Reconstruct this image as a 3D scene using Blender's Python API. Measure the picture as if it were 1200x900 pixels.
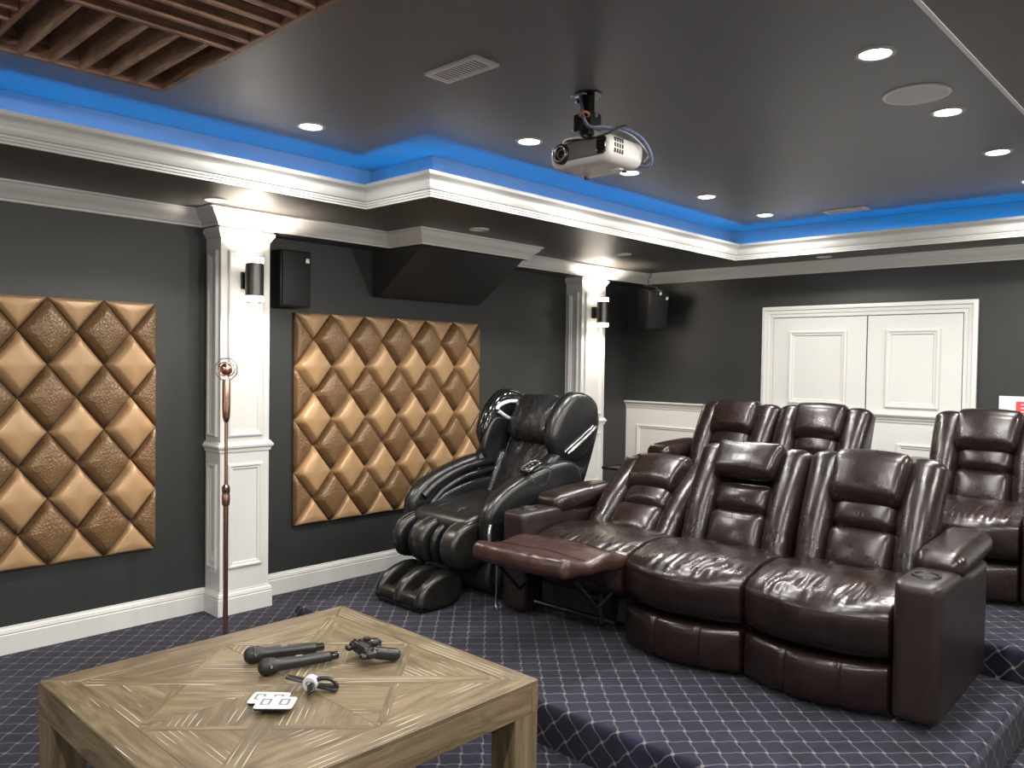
import bpy, bmesh, math, random
from mathutils import Vector, Matrix, noise

for _o in list(bpy.data.objects):
    bpy.data.objects.remove(_o, do_unlink=True)
S = bpy.context.scene
COL = S.collection
PI = math.pi

# ------------------------------------------------------------------ camera
F_PX = 940.7
cam_d = bpy.data.cameras.new('camera')
cam_d.sensor_fit = 'HORIZONTAL'
cam_d.sensor_width = 36.0
cam_d.lens = 36.0 * F_PX / 1200.0
cam_d.clip_start = 0.05
cam = bpy.data.objects.new('camera', cam_d)
COL.objects.link(cam)


def cam_matrix(yaw, pitch, roll, loc):
    f = Vector((-math.sin(yaw) * math.cos(pitch), math.cos(yaw) * math.cos(pitch), math.sin(pitch)))
    r = Vector((math.cos(yaw), math.sin(yaw), 0))
    u = r.cross(f)
    c, s = math.cos(roll), math.sin(roll)
    r2 = c * r + s * u
    u2 = -s * r + c * u
    b = -f
    return Matrix(((r2.x, u2.x, b.x, loc[0]), (r2.y, u2.y, b.y, loc[1]), (r2.z, u2.z, b.z, loc[2]), (0, 0, 0, 1)))


cam.matrix_world = cam_matrix(math.radians(43.441), math.radians(-1.501), math.radians(0.796), (4.594, 0.0, 1.5))
S.camera = cam

# ------------------------------------------------------------------ world, exposure
w = bpy.data.worlds.new('world')
S.world = w
w.use_nodes = True
w.node_tree.nodes['Background'].inputs[0].default_value = (0.6, 0.62, 0.65, 1)
w.node_tree.nodes['Background'].inputs[1].default_value = 0.3
S.view_settings.view_transform = 'Standard'
S.view_settings.look = 'None'
S.view_settings.exposure = 0.84
S.view_settings.gamma = 1.0
S.view_settings.use_curve_mapping = False
S.cycles.use_denoising = True
S.cycles.sample_clamp_indirect = 6.0
S.cycles.max_bounces = 10
S.cycles.diffuse_bounces = 6

DOWN_W = 60.0        # each recessed downlight, watts
SCONCE_W = 18.0
FILL_DOME_W = 44.0        # unseen fill domes added over the right aisle
LED_STRENGTH = 24.0  # blue cove strip

# ------------------------------------------------------------------ materials
MATS = {}


def nodes_of(name):
    m = bpy.data.materials.new(name)
    m.use_nodes = True
    nt = m.node_tree
    b = nt.nodes['Principled BSDF']
    MATS[name] = m
    return m, nt, b


def link(nt, a, b):
    nt.links.new(a, b)


def mix_color(nt, fac, c1, c2):
    n = nt.nodes.new('ShaderNodeMix')
    n.data_type = 'RGBA'
    if isinstance(fac, (int, float)):
        n.inputs[0].default_value = fac
    else:
        link(nt, fac, n.inputs[0])
    for i, c in ((6, c1), (7, c2)):
        if isinstance(c, tuple):
            n.inputs[i].default_value = (*c, 1)
        else:
            link(nt, c, n.inputs[i])
    return n.outputs[2]


def math_node(nt, op, a, b=None, c=None, clamp=False):
    n = nt.nodes.new('ShaderNodeMath')
    n.operation = op
    n.use_clamp = clamp
    for i, v in enumerate((a, b, c)):
        if v is None:
            continue
        if isinstance(v, (int, float)):
            n.inputs[i].default_value = v
        else:
            link(nt, v, n.inputs[i])
    return n.outputs[0]


def ramp(nt, fac, stops):
    n = nt.nodes.new('ShaderNodeValToRGB')
    el = n.color_ramp.elements
    while len(el) < len(stops):
        el.new(0.5)
    for e, (p, c) in zip(el, stops):
        e.position = p
        e.color = (*c, 1) if len(c) == 3 else c
    link(nt, fac, n.inputs[0])
    return n.outputs[0]


def tex_noise(nt, vec, scale, detail=4, rough=0.55, dist=0.0):
    n = nt.nodes.new('ShaderNodeTexNoise')
    n.inputs['Scale'].default_value = scale
    n.inputs['Detail'].default_value = detail
    n.inputs['Roughness'].default_value = rough
    n.inputs['Distortion'].default_value = dist
    if vec is not None:
        link(nt, vec, n.inputs['Vector'])
    return n.outputs[0]


def coords(nt, kind='Object'):
    n = nt.nodes.new('ShaderNodeTexCoord')
    return n.outputs[kind]


def mapping(nt, vec, scale=(1, 1, 1), rot=(0, 0, 0), loc=(0, 0, 0)):
    n = nt.nodes.new('ShaderNodeMapping')
    n.inputs['Scale'].default_value = scale
    n.inputs['Rotation'].default_value = rot
    n.inputs['Location'].default_value = loc
    link(nt, vec, n.inputs['Vector'])
    return n.outputs[0]


def bump(nt, bsdf, height, strength=0.2, distance=0.01, prev=None):
    n = nt.nodes.new('ShaderNodeBump')
    n.inputs['Strength'].default_value = strength
    n.inputs['Distance'].default_value = distance
    link(nt, height, n.inputs['Height'])
    if prev is not None:
        link(nt, prev, n.inputs['Normal'])
    link(nt, n.outputs[0], bsdf.inputs['Normal'])
    return n.outputs[0]


def plain(name, col, rough=0.5, metal=0.0, var=0.06, scale=8.0, bmp=0.03, spec=0.5, coat=0.0):
    m, nt, b = nodes_of(name)
    v = tex_noise(nt, coords(nt), scale, 3)
    d = tuple(max(0, c * (1 - var)) for c in col)
    l = tuple(min(1, c * (1 + var)) for c in col)
    link(nt, mix_color(nt, v, d, l), b.inputs['Base Color'])
    b.inputs['Roughness'].default_value = rough
    b.inputs['Metallic'].default_value = metal
    b.inputs['Specular IOR Level'].default_value = spec
    b.inputs['Coat Weight'].default_value = coat
    if bmp:
        v2 = tex_noise(nt, coords(nt), scale * 25, 2)
        bump(nt, b, v2, bmp, 0.002)
    return m


def emit(name, col, strength):
    m, nt, b = nodes_of(name)
    b.inputs['Base Color'].default_value = (0.8, 0.8, 0.8, 1)
    b.inputs['Emission Color'].default_value = (*col, 1)
    b.inputs['Emission Strength'].default_value = strength
    return m


plain('wall_paint', (0.0235, 0.0255, 0.024), 0.42, var=0.05, scale=1.2, bmp=0.05)
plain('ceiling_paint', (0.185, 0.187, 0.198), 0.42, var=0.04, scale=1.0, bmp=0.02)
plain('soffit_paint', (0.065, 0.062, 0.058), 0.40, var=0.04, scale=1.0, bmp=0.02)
plain('white_trim', (0.56, 0.555, 0.535), 0.35, var=0.02, scale=2, bmp=0.0)
plain('black_matte', (0.009, 0.009, 0.0095), 0.55, var=0.1, scale=6, bmp=0.02)
plain('black_plastic', (0.010, 0.010, 0.0105), 0.32, var=0.1, scale=20, bmp=0.02)
plain('black_gloss', (0.007, 0.007, 0.0075), 0.12, var=0.1, scale=6, bmp=0.0, coat=0.3)
plain('dark_metal', (0.05, 0.05, 0.052), 0.35, 0.9, scale=30)
plain('grey_metal', (0.32, 0.31, 0.30), 0.3, 0.9, scale=30)
plain('gunmetal', (0.10, 0.095, 0.09), 0.3, 0.8, scale=30)
plain('bulkhead_black', (0.022, 0.023, 0.0225), 0.5, scale=6, bmp=0.02)
plain('silver', (0.72, 0.72, 0.72), 0.18, 0.9, scale=30, bmp=0.0)
plain('rose_gold', (0.62, 0.38, 0.29), 0.22, 1.0, scale=20, bmp=0.0)
plain('projector_shell', (0.62, 0.60, 0.57), 0.4, 0.1, scale=20)
plain('projector_face', (0.16, 0.15, 0.145), 0.3, 0.2, scale=20)
plain('cable_blue', (0.12, 0.16, 0.28), 0.45, scale=40)
plain('cable_grey', (0.35, 0.37, 0.42), 0.45, scale=40)
plain('orange_tie', (0.55, 0.20, 0.10), 0.5, scale=40)
plain('vent_white', (0.86, 0.83, 0.80), 0.5, scale=20)
plain('speaker_grille', (0.86, 0.86, 0.86), 0.7, scale=200, var=0.12, bmp=0.1)
plain('white_plastic', (0.66, 0.66, 0.66), 0.3, scale=30, bmp=0.0)
plain('grey_plastic', (0.45, 0.45, 0.45), 0.35, scale=30)
plain('print_grey', (0.13, 0.13, 0.14), 0.5, scale=30, bmp=0.0)
plain('print_red', (0.75, 0.06, 0.06), 0.5, scale=30, bmp=0.0)
plain('screen_white', (0.8, 0.8, 0.8), 0.8, scale=30, bmp=0.0)
plain('socket', (0.02, 0.02, 0.02), 0.6, scale=30, bmp=0.0)
plain('hollow', (0.008, 0.008, 0.008), 0.8, scale=30, bmp=0.0)
emit('lamp_lens', (1.0, 0.97, 0.92), 14.0)
emit('fill_dome_glow', (1.0, 0.95, 0.88), 6.0)
emit('sconce_glow', (1.0, 0.88, 0.76), 10.0)
emit('led_blue', (0.0, 0.31, 1.0), LED_STRENGTH)


def leather(name, c_dark, c_light, rough, crease=0.35, wear=None):
    m, nt, b = nodes_of(name)
    co = coords(nt)
    big = tex_noise(nt, co, 4.0, 4, 0.6)
    colr = mix_color(nt, ramp(nt, big, [(0.35, (0, 0, 0)), (0.7, (1, 1, 1))]), c_dark, c_light)
    if wear:
        wn = tex_noise(nt, co, 9.0, 5, 0.7, 0.6)
        colr = mix_color(nt, ramp(nt, wn, [(0.60, (0, 0, 0)), (0.72, (1, 1, 1))]), colr, wear)
    link(nt, colr, b.inputs['Base Color'])
    rn = tex_noise(nt, co, 14.0, 3)
    link(nt, math_node(nt, 'MULTIPLY_ADD', rn, 0.14, rough - 0.07), b.inputs['Roughness'])
    b.inputs['Specular IOR Level'].default_value = 0.5
    mp = mapping(nt, co, (6.0, 6.0, 4.0))
    cr = tex_noise(nt, mp, 2.0, 3, 0.5, 0.4)
    bump(nt, b, cr, crease, 0.02)
    return m


leather('brown_leather', (0.0075, 0.0038, 0.0033), (0.0145, 0.0068, 0.0057), 0.29, crease=0.14)
leather('brown_leather_worn', (0.028, 0.0125, 0.0105), (0.042, 0.0195, 0.0165), 0.30, crease=0.3, wear=(0.075, 0.043, 0.033))
leather('brown_side', (0.0125, 0.0072, 0.0062), (0.016, 0.0092, 0.0080), 0.38, crease=0.05)
leather('black_leather', (0.006, 0.006, 0.0065), (0.010, 0.010, 0.0105), 0.33, crease=0.06)
leather('black_soft', (0.008, 0.008, 0.0085), (0.015, 0.0145, 0.0145), 0.28, crease=0.5)
leather('olive_leather', (0.009, 0.0085, 0.0075), (0.014, 0.0132, 0.0115), 0.33, crease=0.08)


def gold_fabric(name, col, textured):
    m, nt, b = nodes_of(name)
    co = coords(nt)
    v = tex_noise(nt, co, 5.0, 3)
    c = mix_color(nt, v, tuple(x * 0.92 for x in col), tuple(min(1, x * 1.08) for x in col))
    vor = nt.nodes.new('ShaderNodeTexVoronoi')
    vor.inputs['Scale'].default_value = 85.0 if textured else 420.0
    link(nt, co, vor.inputs['Vector'])
    if textured:
        c = mix_color(nt, ramp(nt, vor.outputs['Distance'], [(0.1, (1, 1, 1)), (0.5, (0, 0, 0))]), tuple(x * 0.80 for x in col), c)
    link(nt, c, b.inputs['Base Color'])
    b.inputs['Roughness'].default_value = 0.36
    b.inputs['Metallic'].default_value = 0.15
    b.inputs['Sheen Weight'].default_value = 0.05
    bump(nt, b, vor.outputs['Distance'], 0.6 if textured else 0.08, 0.004)
    return m


gold_fabric('gold_satin', (0.385, 0.236, 0.116), False)
plain('panel_backing', (0.022, 0.014, 0.009), 0.8, scale=20)
gold_fabric('gold_hammered', (0.190, 0.107, 0.046), True)


def carpet():
    m, nt, b = nodes_of('carpet')
    uv = coords(nt, 'UV')
    r = mapping(nt, uv, (12.2, 12.2, 1), (0, 0, math.radians(45)))
    sep = nt.nodes.new('ShaderNodeSeparateXYZ')
    link(nt, r, sep.inputs[0])
    a0, b0 = sep.outputs[0], sep.outputs[1]

    def wob(p, q, amp):
        s = math_node(nt, 'SINE', math_node(nt, 'MULTIPLY', q, 2 * PI))
        return math_node(nt, 'MULTIPLY_ADD', s, amp, p)
    a1, b1 = wob(a0, b0, 0.035), wob(b0, a0, -0.035)

    def dist(p):
        f = math_node(nt, 'FRACT', p)
        return math_node(nt, 'ABSOLUTE', math_node(nt, 'SUBTRACT', f, 0.5))
    da, db = dist(a1), dist(b1)
    mn = math_node(nt, 'MINIMUM', da, db)
    mx = math_node(nt, 'MAXIMUM', da, db)
    jitter = tex_noise(nt, mapping(nt, uv, (260, 260, 260)), 1.0, 2)
    mnj = math_node(nt, 'MULTIPLY_ADD', jitter, 0.05, mn)
    line = ramp(nt, mnj, [(0.040, (1, 1, 1)), (0.068, (0, 0, 0))])
    node = ramp(nt, math_node(nt, 'MULTIPLY_ADD', jitter, 0.06, mx), [(0.085, (1, 1, 1)), (0.125, (0, 0, 0))])
    n1 = tex_noise(nt, mapping(nt, uv, (3.2, 3.2, 1)), 1.0, 4, 0.65, 0.8)
    n2 = tex_noise(nt, mapping(nt, uv, (420, 420, 1)), 1.0, 2)
    ground = mix_color(nt, ramp(nt, n1, [(0.32, (0, 0, 0)), (0.68, (1, 1, 1))]), (0.0045, 0.0045, 0.013), (0.019, 0.0185, 0.044))
    ground = mix_color(nt, n2, mix_color(nt, 0.55, ground, (0, 0, 0)), ground)
    c = mix_color(nt, line, ground, (0.085, 0.081, 0.088))
    c = mix_color(nt, node, c, (0.145, 0.135, 0.135))
    link(nt, c, b.inputs['Base Color'])
    b.inputs['Roughness'].default_value = 0.9
    b.inputs['Specular IOR Level'].default_value = 0.15
    b.inputs['Sheen Weight'].default_value = 0.08
    b.inputs['Sheen Roughness'].default_value = 0.5
    h = math_node(nt, 'MULTIPLY_ADD', line, -0.6, n2)
    bump(nt, b, h, 0.5, 0.006)
    return m


carpet()


def wood(name, base, dark, light, white=0.0, scale=1.0):
    """grain runs along the object's local X axis"""
    m, nt, b = nodes_of(name)
    co = coords(nt)
    oi = nt.nodes.new('ShaderNodeObjectInfo')
    off = nt.nodes.new('ShaderNodeVectorMath')
    off.operation = 'MULTIPLY_ADD'
    link(nt, oi.outputs['Random'], off.inputs[0])
    off.inputs[1].default_value = (31.7, 17.3, 9.1)
    link(nt, co, off.inputs[2])
    mp = mapping(nt, off.outputs[0], (1.6 * scale, 9 * scale, 9 * scale))
    g = tex_noise(nt, mp, 1.8, 6, 0.6, 1.3)
    c = ramp(nt, g, [(0.30, dark), (0.52, base), (0.72, light)])
    mp2 = mapping(nt, off.outputs[0], (1.2 * scale, 55 * scale, 55 * scale))
    g2 = tex_noise(nt, mp2, 2.0, 3, 0.6, 0.4)
    c = mix_color(nt, ramp(nt, g2, [(0.40, (1, 1, 1)), (0.50, (0, 0, 0))]), c, mix_color(nt, 0.35, c, dark))
    hgt = g
    if white:
        mp3 = mapping(nt, off.outputs[0], (1.9 * scale, 15 * scale, 15 * scale))
        wv = nt.nodes.new('ShaderNodeTexWave')
        wv.wave_type = 'BANDS'
        wv.bands_direction = 'Y'
        wv.inputs['Scale'].default_value = 1.0
        wv.inputs['Distortion'].default_value = 7.0
        wv.inputs['Detail'].default_value = 2.0
        wv.inputs['Detail Scale'].default_value = 0.6
        link(nt, mp3, wv.inputs['Vector'])
        patch = tex_noise(nt, mapping(nt, off.outputs[0], (4, 7, 4)), 1.0, 2)
        wl = ramp(nt, wv.outputs['Fac'], [(0.0, (1, 1, 1)), (0.07, (0, 0, 0))])
        pm = ramp(nt, patch, [(0.54, (0, 0, 0)), (0.62, (1, 1, 1))])
        fac = math_node(nt, 'MULTIPLY', math_node(nt, 'MULTIPLY', wl, pm), white)
        c = mix_color(nt, fac, c, (0.48, 0.45, 0.37))
        rl = ramp(nt, wv.outputs['Fac'], [(0.12, (1, 1, 1)), (0.22, (0, 0, 0))])
        c = mix_color(nt, math_node(nt, 'MULTIPLY', math_node(nt, 'MULTIPLY', rl, pm), 0.45), c, dark)
        c = mix_color(nt, fac, c, (0.48, 0.45, 0.37))
    var = math_node(nt, 'MULTIPLY_ADD', oi.outputs['Random'], 0.28, 0.86)
    sc = nt.nodes.new('ShaderNodeVectorMath')
    sc.operation = 'SCALE'
    link(nt, c, sc.inputs[0])
    link(nt, var, sc.inputs['Scale'])
    link(nt, sc.outputs[0], b.inputs['Base Color'])
    b.inputs['Roughness'].default_value = 0.5
    bump(nt, b, hgt, 0.35, 0.004)
    return m


wood('table_wood', (0.136, 0.101, 0.053), (0.058, 0.040, 0.020), (0.196, 0.154, 0.090), 0.9)
wood('table_wood_plain', (0.150, 0.110, 0.060), (0.072, 0.049, 0.025), (0.20, 0.158, 0.098), 0.0)
wood('ceiling_wood', (0.31, 0.170, 0.108), (0.11, 0.057, 0.035), (0.44, 0.27, 0.18), 0.0, 1.4)
wood('ceiling_wood_pale', (0.46, 0.30, 0.20), (0.21, 0.125, 0.078), (0.62, 0.45, 0.33), 0.0, 1.4)

# ------------------------------------------------------------------ mesh helpers


def finish(o, label=None, cat=None, group=None, kind=None):
    if label:
        o['label'] = label
    if cat:
        o['category'] = cat
    if group:
        o['group'] = group
    if kind:
        o['kind'] = kind
    return o


def empty(name, loc=(0, 0, 0), rz=0.0, label=None, cat=None, group=None, kind=None, parent=None):
    o = bpy.data.objects.new(name, None)
    o.empty_display_size = 0.05
    COL.objects.link(o)
    o.location = loc
    o.rotation_euler = (0, 0, rz)
    o.parent = parent
    return finish(o, label, cat, group, kind)


def obj(name, bm, mat, parent=None, loc=None, rot=None, smooth=None, label=None, cat=None, group=None, kind=None):
    me = bpy.data.meshes.new(name)
    bm.normal_update()
    bm.to_mesh(me)
    bm.free()
    me.materials.append(MATS[mat] if isinstance(mat, str) else mat)
    if smooth is not None:
        ang = math.radians(smooth)
        for p in me.polygons:
            p.use_smooth = True
        if smooth < 180:
            me.set_sharp_from_angle(angle=ang)
    o = bpy.data.objects.new(name, me)
    COL.objects.link(o)
    o.parent = parent
    if loc is not None:
        o.location = loc
    if rot is not None:
        o.rotation_euler = rot
    return finish(o, label, cat, group, kind)


def inst(src, parent=None, loc=None, rot=None, **kw):
    o = src.copy()
    COL.objects.link(o)
    o.parent = parent
    if loc is not None:
        o.location = loc
    if rot is not None:
        o.rotation_euler = rot
    return finish(o, **kw)


def box_bm(x0, x1, y0, y1, z0, z1, bevel=0.0, bm=None, seg=2):
    own = bm is None
    if own:
        bm = bmesh.new()
    vs = [bm.verts.new((x, y, z)) for z in (z0, z1) for y in (y0, y1) for x in (x0, x1)]
    fs = [(0, 2, 3, 1), (4, 5, 7, 6), (0, 1, 5, 4), (2, 6, 7, 3), (0, 4, 6, 2), (1, 3, 7, 5)]
    for f in fs:
        bm.faces.new([vs[i] for i in f])
    if bevel and own:
        bmesh.ops.bevel(bm, geom=bm.edges[:], offset=bevel, segments=seg, profile=0.5, affect='EDGES')
    return bm


def box(name, x0, x1, y0, y1, z0, z1, mat, parent=None, bevel=0.0, **kw):
    return obj(name, box_bm(x0, x1, y0, y1, z0, z1, bevel), mat, parent, smooth=(35 if bevel else None), **kw)


def uv_planar(bm, fn):
    uv = bm.loops.layers.uv.verify()
    for f in bm.faces:
        for l in f.loops:
            l[uv].uv = fn(l.vert.co, f.normal)


def sweep_bm(path, prof, closed=False, caps=True, bm=None, sign=1.0):
    """prof = [(d, z)], d is the offset to the LEFT of the path's direction (times sign); closed profile loop; path in plan"""
    if bm is None:
        bm = bmesh.new()
    n = len(path)
    P = [Vector((p[0], p[1])) for p in path]
    rings = []
    for i in range(n):
        if closed:
            a, b, c = P[i - 1], P[i], P[(i + 1) % n]
        else:
            a, b, c = P[max(i - 1, 0)], P[i], P[min(i + 1, n - 1)]
        d1 = (b - a).normalized() if (b - a).length > 1e-9 else (c - b).normalized()
        d2 = (c - b).normalized() if (c - b).length > 1e-9 else d1
        n1, n2 = Vector((-d1.y, d1.x)), Vector((-d2.y, d2.x))
        m = (n1 + n2)
        m = m / max(m.dot(n1), 1e-6) if m.length > 1e-6 else n1
        rings.append([bm.verts.new((b.x + sign * d * m.x, b.y + sign * d * m.y, z)) for d, z in prof])
    k = len(prof)
    for i in range(n if closed else n - 1):
        r1, r2 = rings[i], rings[(i + 1) % n]
        for j in range(k):
            j2 = (j + 1) % k
            bm.faces.new((r1[j], r2[j], r2[j2], r1[j2]))
    if caps and not closed:
        bm.faces.new(rings[0])
        bm.faces.new(rings[-1][::-1])
    bmesh.ops.recalc_face_normals(bm, faces=bm.faces[:])
    return bm


def frame_loop_bm(u0, u1, v0, v1, prof, to3, bm=None):
    """picture-frame moulding: prof = [(inset, out)], to3(u, v, out) -> xyz"""
    if bm is None:
        bm = bmesh.new()
    rings = []
    for (u, su), (v, sv) in (((u0, 1), (v0, 1)), ((u1, -1), (v0, 1)), ((u1, -1), (v1, -1)), ((u0, 1), (v1, -1))):
        rings.append([bm.verts.new(to3(u + su * i, v + sv * i, o)) for i, o in prof])
    for c in range(4):
        a, b = rings[c], rings[(c + 1) % 4]
        for j in range(len(prof) - 1):
            bm.faces.new((a[j], b[j], b[j + 1], a[j + 1]))
    bmesh.ops.recalc_face_normals(bm, faces=bm.faces[:])
    return bm


PANEL_PROF = [(0, 0), (0, 0.010), (0.006, 0.014), (0.014, 0.014), (0.022, 0.008), (0.030, 0.008), (0.036, 0.0)]


def tube_bm(pts, r, seg=8, caps=True, bm=None):
    if bm is None:
        bm = bmesh.new()
    pts = [Vector(p) for p in pts]
    n = len(pts)
    rr = r if isinstance(r, (list, tuple)) else [r] * n
    rings = []
    up = None
    for i in range(n):
        t = (pts[min(i + 1, n - 1)] - pts[max(i - 1, 0)]).normalized()
        if up is None:
            up = Vector((0, 0, 1)) if abs(t.z) < 0.9 else Vector((1, 0, 0))
        sx = t.cross(up)
        if sx.length < 1e-6:
            sx = t.cross(Vector((0, 1, 0)))
        sx.normalize()
        sy = sx.cross(t).normalized()
        up = sy
        rings.append([bm.verts.new(pts[i] + rr[i] * (math.cos(2 * PI * k / seg) * sx + math.sin(2 * PI * k / seg) * sy)) for k in range(seg)])
    for i in range(n - 1):
        for k in range(seg):
            k2 = (k + 1) % seg
            bm.faces.new((rings[i][k], rings[i][k2], rings[i + 1][k2], rings[i + 1][k]))
    if caps:
        bm.faces.new(rings[0][::-1])
        bm.faces.new(rings[-1])
    bmesh.ops.recalc_face_normals(bm, faces=bm.faces[:])
    return bm


def lathe_bm(prof, seg=24, axis='Z', bm=None, origin=(0, 0, 0)):
    """prof = [(r, h)]"""
    if bm is None:
        bm = bmesh.new()
    O = Vector(origin)
    rings = []

    def pt(r, h, a):
        c, s = r * math.cos(a), r * math.sin(a)
        return O + Vector({'Z': (c, s, h), 'X': (h, c, s), 'Y': (c, h, s)}[axis])
    for r, h in prof:
        if r < 1e-6:
            rings.append([bm.verts.new(pt(0, h, 0))])
        else:
            rings.append([bm.verts.new(pt(r, h, 2 * PI * k / seg)) for k in range(seg)])
    for a, b in zip(rings, rings[1:]):
        for k in range(seg):
            k2 = (k + 1) % seg
            if len(a) == 1 and len(b) == 1:
                continue
            if len(a) == 1:
                bm.faces.new((a[0], b[k], b[k2]))
            elif len(b) == 1:
                bm.faces.new((a[k], a[k2], b[0]))
            else:
                bm.faces.new((a[k], a[k2], b[k2], b[k]))
    bmesh.ops.recalc_face_normals(bm, faces=bm.faces[:])
    return bm


def soft_bm(sx, sy, sz, r=0.04, n=8, bulge=(0, 0, 0), deform=None, wr=0.0, wf=(18, 18, 18), seed=0.0, mtx=None, pw=2.0):
    """a cushion: a box of full size sx, sy, sz with corners rounded by r, faces puffed by bulge along each axis"""
    hx, hy, hz = sx / 2, sy / 2, sz / 2
    if isinstance(r, (int, float)):
        r = (r, r, r)
    r = (min(r[0], hx * 0.999), min(r[1], hy * 0.999), min(r[2], hz * 0.999))
    bm = bmesh.new()
    cache = {}
    if isinstance(n, int):
        n = (n, n, n)

    def grid(h, rr, k):
        # denser near the rounded rims
        out = []
        for i in range(k + 1):
            t = i / k
            out.append(t)
        return out

    def vert(u, v, w_):
        key = (round(u, 5), round(v, 5), round(w_, 5))
        if key in cache:
            return cache[key]
        p = Vector((u * hx, v * hy, w_ * hz))
        inner = Vector((max(-(hx - r[0]), min(hx - r[0], p.x)), max(-(hy - r[1]), min(hy - r[1], p.y)), max(-(hz - r[2]), min(hz - r[2], p.z))))
        d = Vector(((p.x - inner.x) / r[0], (p.y - inner.y) / r[1], (p.z - inner.z) / r[2]))
        if d.length > 1e-9:
            d.normalize()
        q = inner + Vector((d.x * r[0], d.y * r[1], d.z * r[2]))
        nx, ny, nz = q.x / hx, q.y / hy, q.z / hz
        fx, fy, fz = (1 - abs(nx) ** pw), (1 - abs(ny) ** pw), (1 - abs(nz) ** pw)
        q += Vector((bulge[0] * nx * max(0, fy) * max(0, fz), bulge[1] * ny * max(0, fx) * max(0, fz), bulge[2] * nz * max(0, fx) * max(0, fy)))
        if wr:
            nv = Vector((nx, ny, nz)).normalized()
            s = noise.noise(Vector((q.x * wf[0] + seed, q.y * wf[1] + seed * 1.7, q.z * wf[2] - seed)))
            s2 = noise.noise(Vector((q.x * wf[0] * 2.3 + seed, q.y * wf[1] * 2.3, q.z * wf[2] * 2.3 + seed)))
            q += nv * wr * (1 - 2 * abs(s) + 0.4 * s2)
        if deform:
            q = Vector(deform(q, nx, ny, nz))
        if mtx is not None:
            q = mtx @ q
        cache[key] = bm.verts.new(q)
        return cache[key]

    def remap(t, h, rr):
        # t in 0..1 -> -1..1 with extra samples in the rounded zone
        s = 2 * t - 1
        a = rr / h
        k = 0.35 + 0.3 * a
        if abs(s) > 1 - k:
            e = (abs(s) - (1 - k)) / k
            val = (1 - a) + a * e
        else:
            val = abs(s) / (1 - k) * (1 - a)
        return math.copysign(val, s)
    gx = [remap(i / n[0], hx, r[0]) for i in range(n[0] + 1)]
    gy = [remap(i / n[1], hy, r[1]) for i in range(n[1] + 1)]
    gz = [remap(i / n[2], hz, r[2]) for i in range(n[2] + 1)]

    def face(a, b, c, d):
        vs = []
        for v in (a, b, c, d):
            if v not in vs:
                vs.append(v)
        if len(vs) >= 3:
            try:
                bm.faces.new(vs)
            except ValueError:
                pass
    for s in (-1, 1):
        for i in range(n[0]):
            for j in range(n[1]):
                q = [vert(gx[i], gy[j], s), vert(gx[i + 1], gy[j], s), vert(gx[i + 1], gy[j + 1], s), vert(gx[i], gy[j + 1], s)]
                face(*(q if s > 0 else q[::-1]))
        for i in range(n[0]):
            for j in range(n[2]):
                q = [vert(gx[i], s, gz[j]), vert(gx[i + 1], s, gz[j]), vert(gx[i + 1], s, gz[j + 1]), vert(gx[i], s, gz[j + 1])]
                face(*(q if s < 0 else q[::-1]))
        for i in range(n[1]):
            for j in range(n[2]):
                q = [vert(s, gy[i], gz[j]), vert(s, gy[i + 1], gz[j]), vert(s, gy[i + 1], gz[j + 1]), vert(s, gy[i], gz[j + 1])]
                face(*(q if s > 0 else q[::-1]))
    bmesh.ops.recalc_face_normals(bm, faces=bm.faces[:])
    return bm


def soft(name, c, size, mat, parent=None, r=0.04, n=8, bulge=(0, 0, 0), rot=None, deform=None, wr=0.0, wf=(18, 18, 18), seed=0.0, pw=2.0, **kw):
    return obj(name, soft_bm(*size, r=r, n=n, bulge=bulge, deform=deform, wr=wr, wf=wf, seed=seed, pw=pw), mat, parent, loc=c, rot=rot, smooth=180, **kw)


def catmull(pts, n=6, closed=True):
    out = []
    P = [Vector(p) for p in pts]
    m = len(P)
    rng = range(m) if closed else range(m - 1)
    for i in rng:
        if closed:
            p0, p1, p2, p3 = P[i - 1], P[i], P[(i + 1) % m], P[(i + 2) % m]
        else:
            p0, p1, p2, p3 = P[max(i - 1, 0)], P[i], P[i + 1], P[min(i + 2, m - 1)]
        for k in range(n):
            t = k / n
            out.append(0.5 * ((2 * p1) + (-p0 + p2) * t + (2 * p0 - 5 * p1 + 4 * p2 - p3) * t * t + (-p0 + 3 * p1 - 3 * p2 + p3) * t ** 3))
    if not closed:
        out.append(P[-1])
    return out


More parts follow.
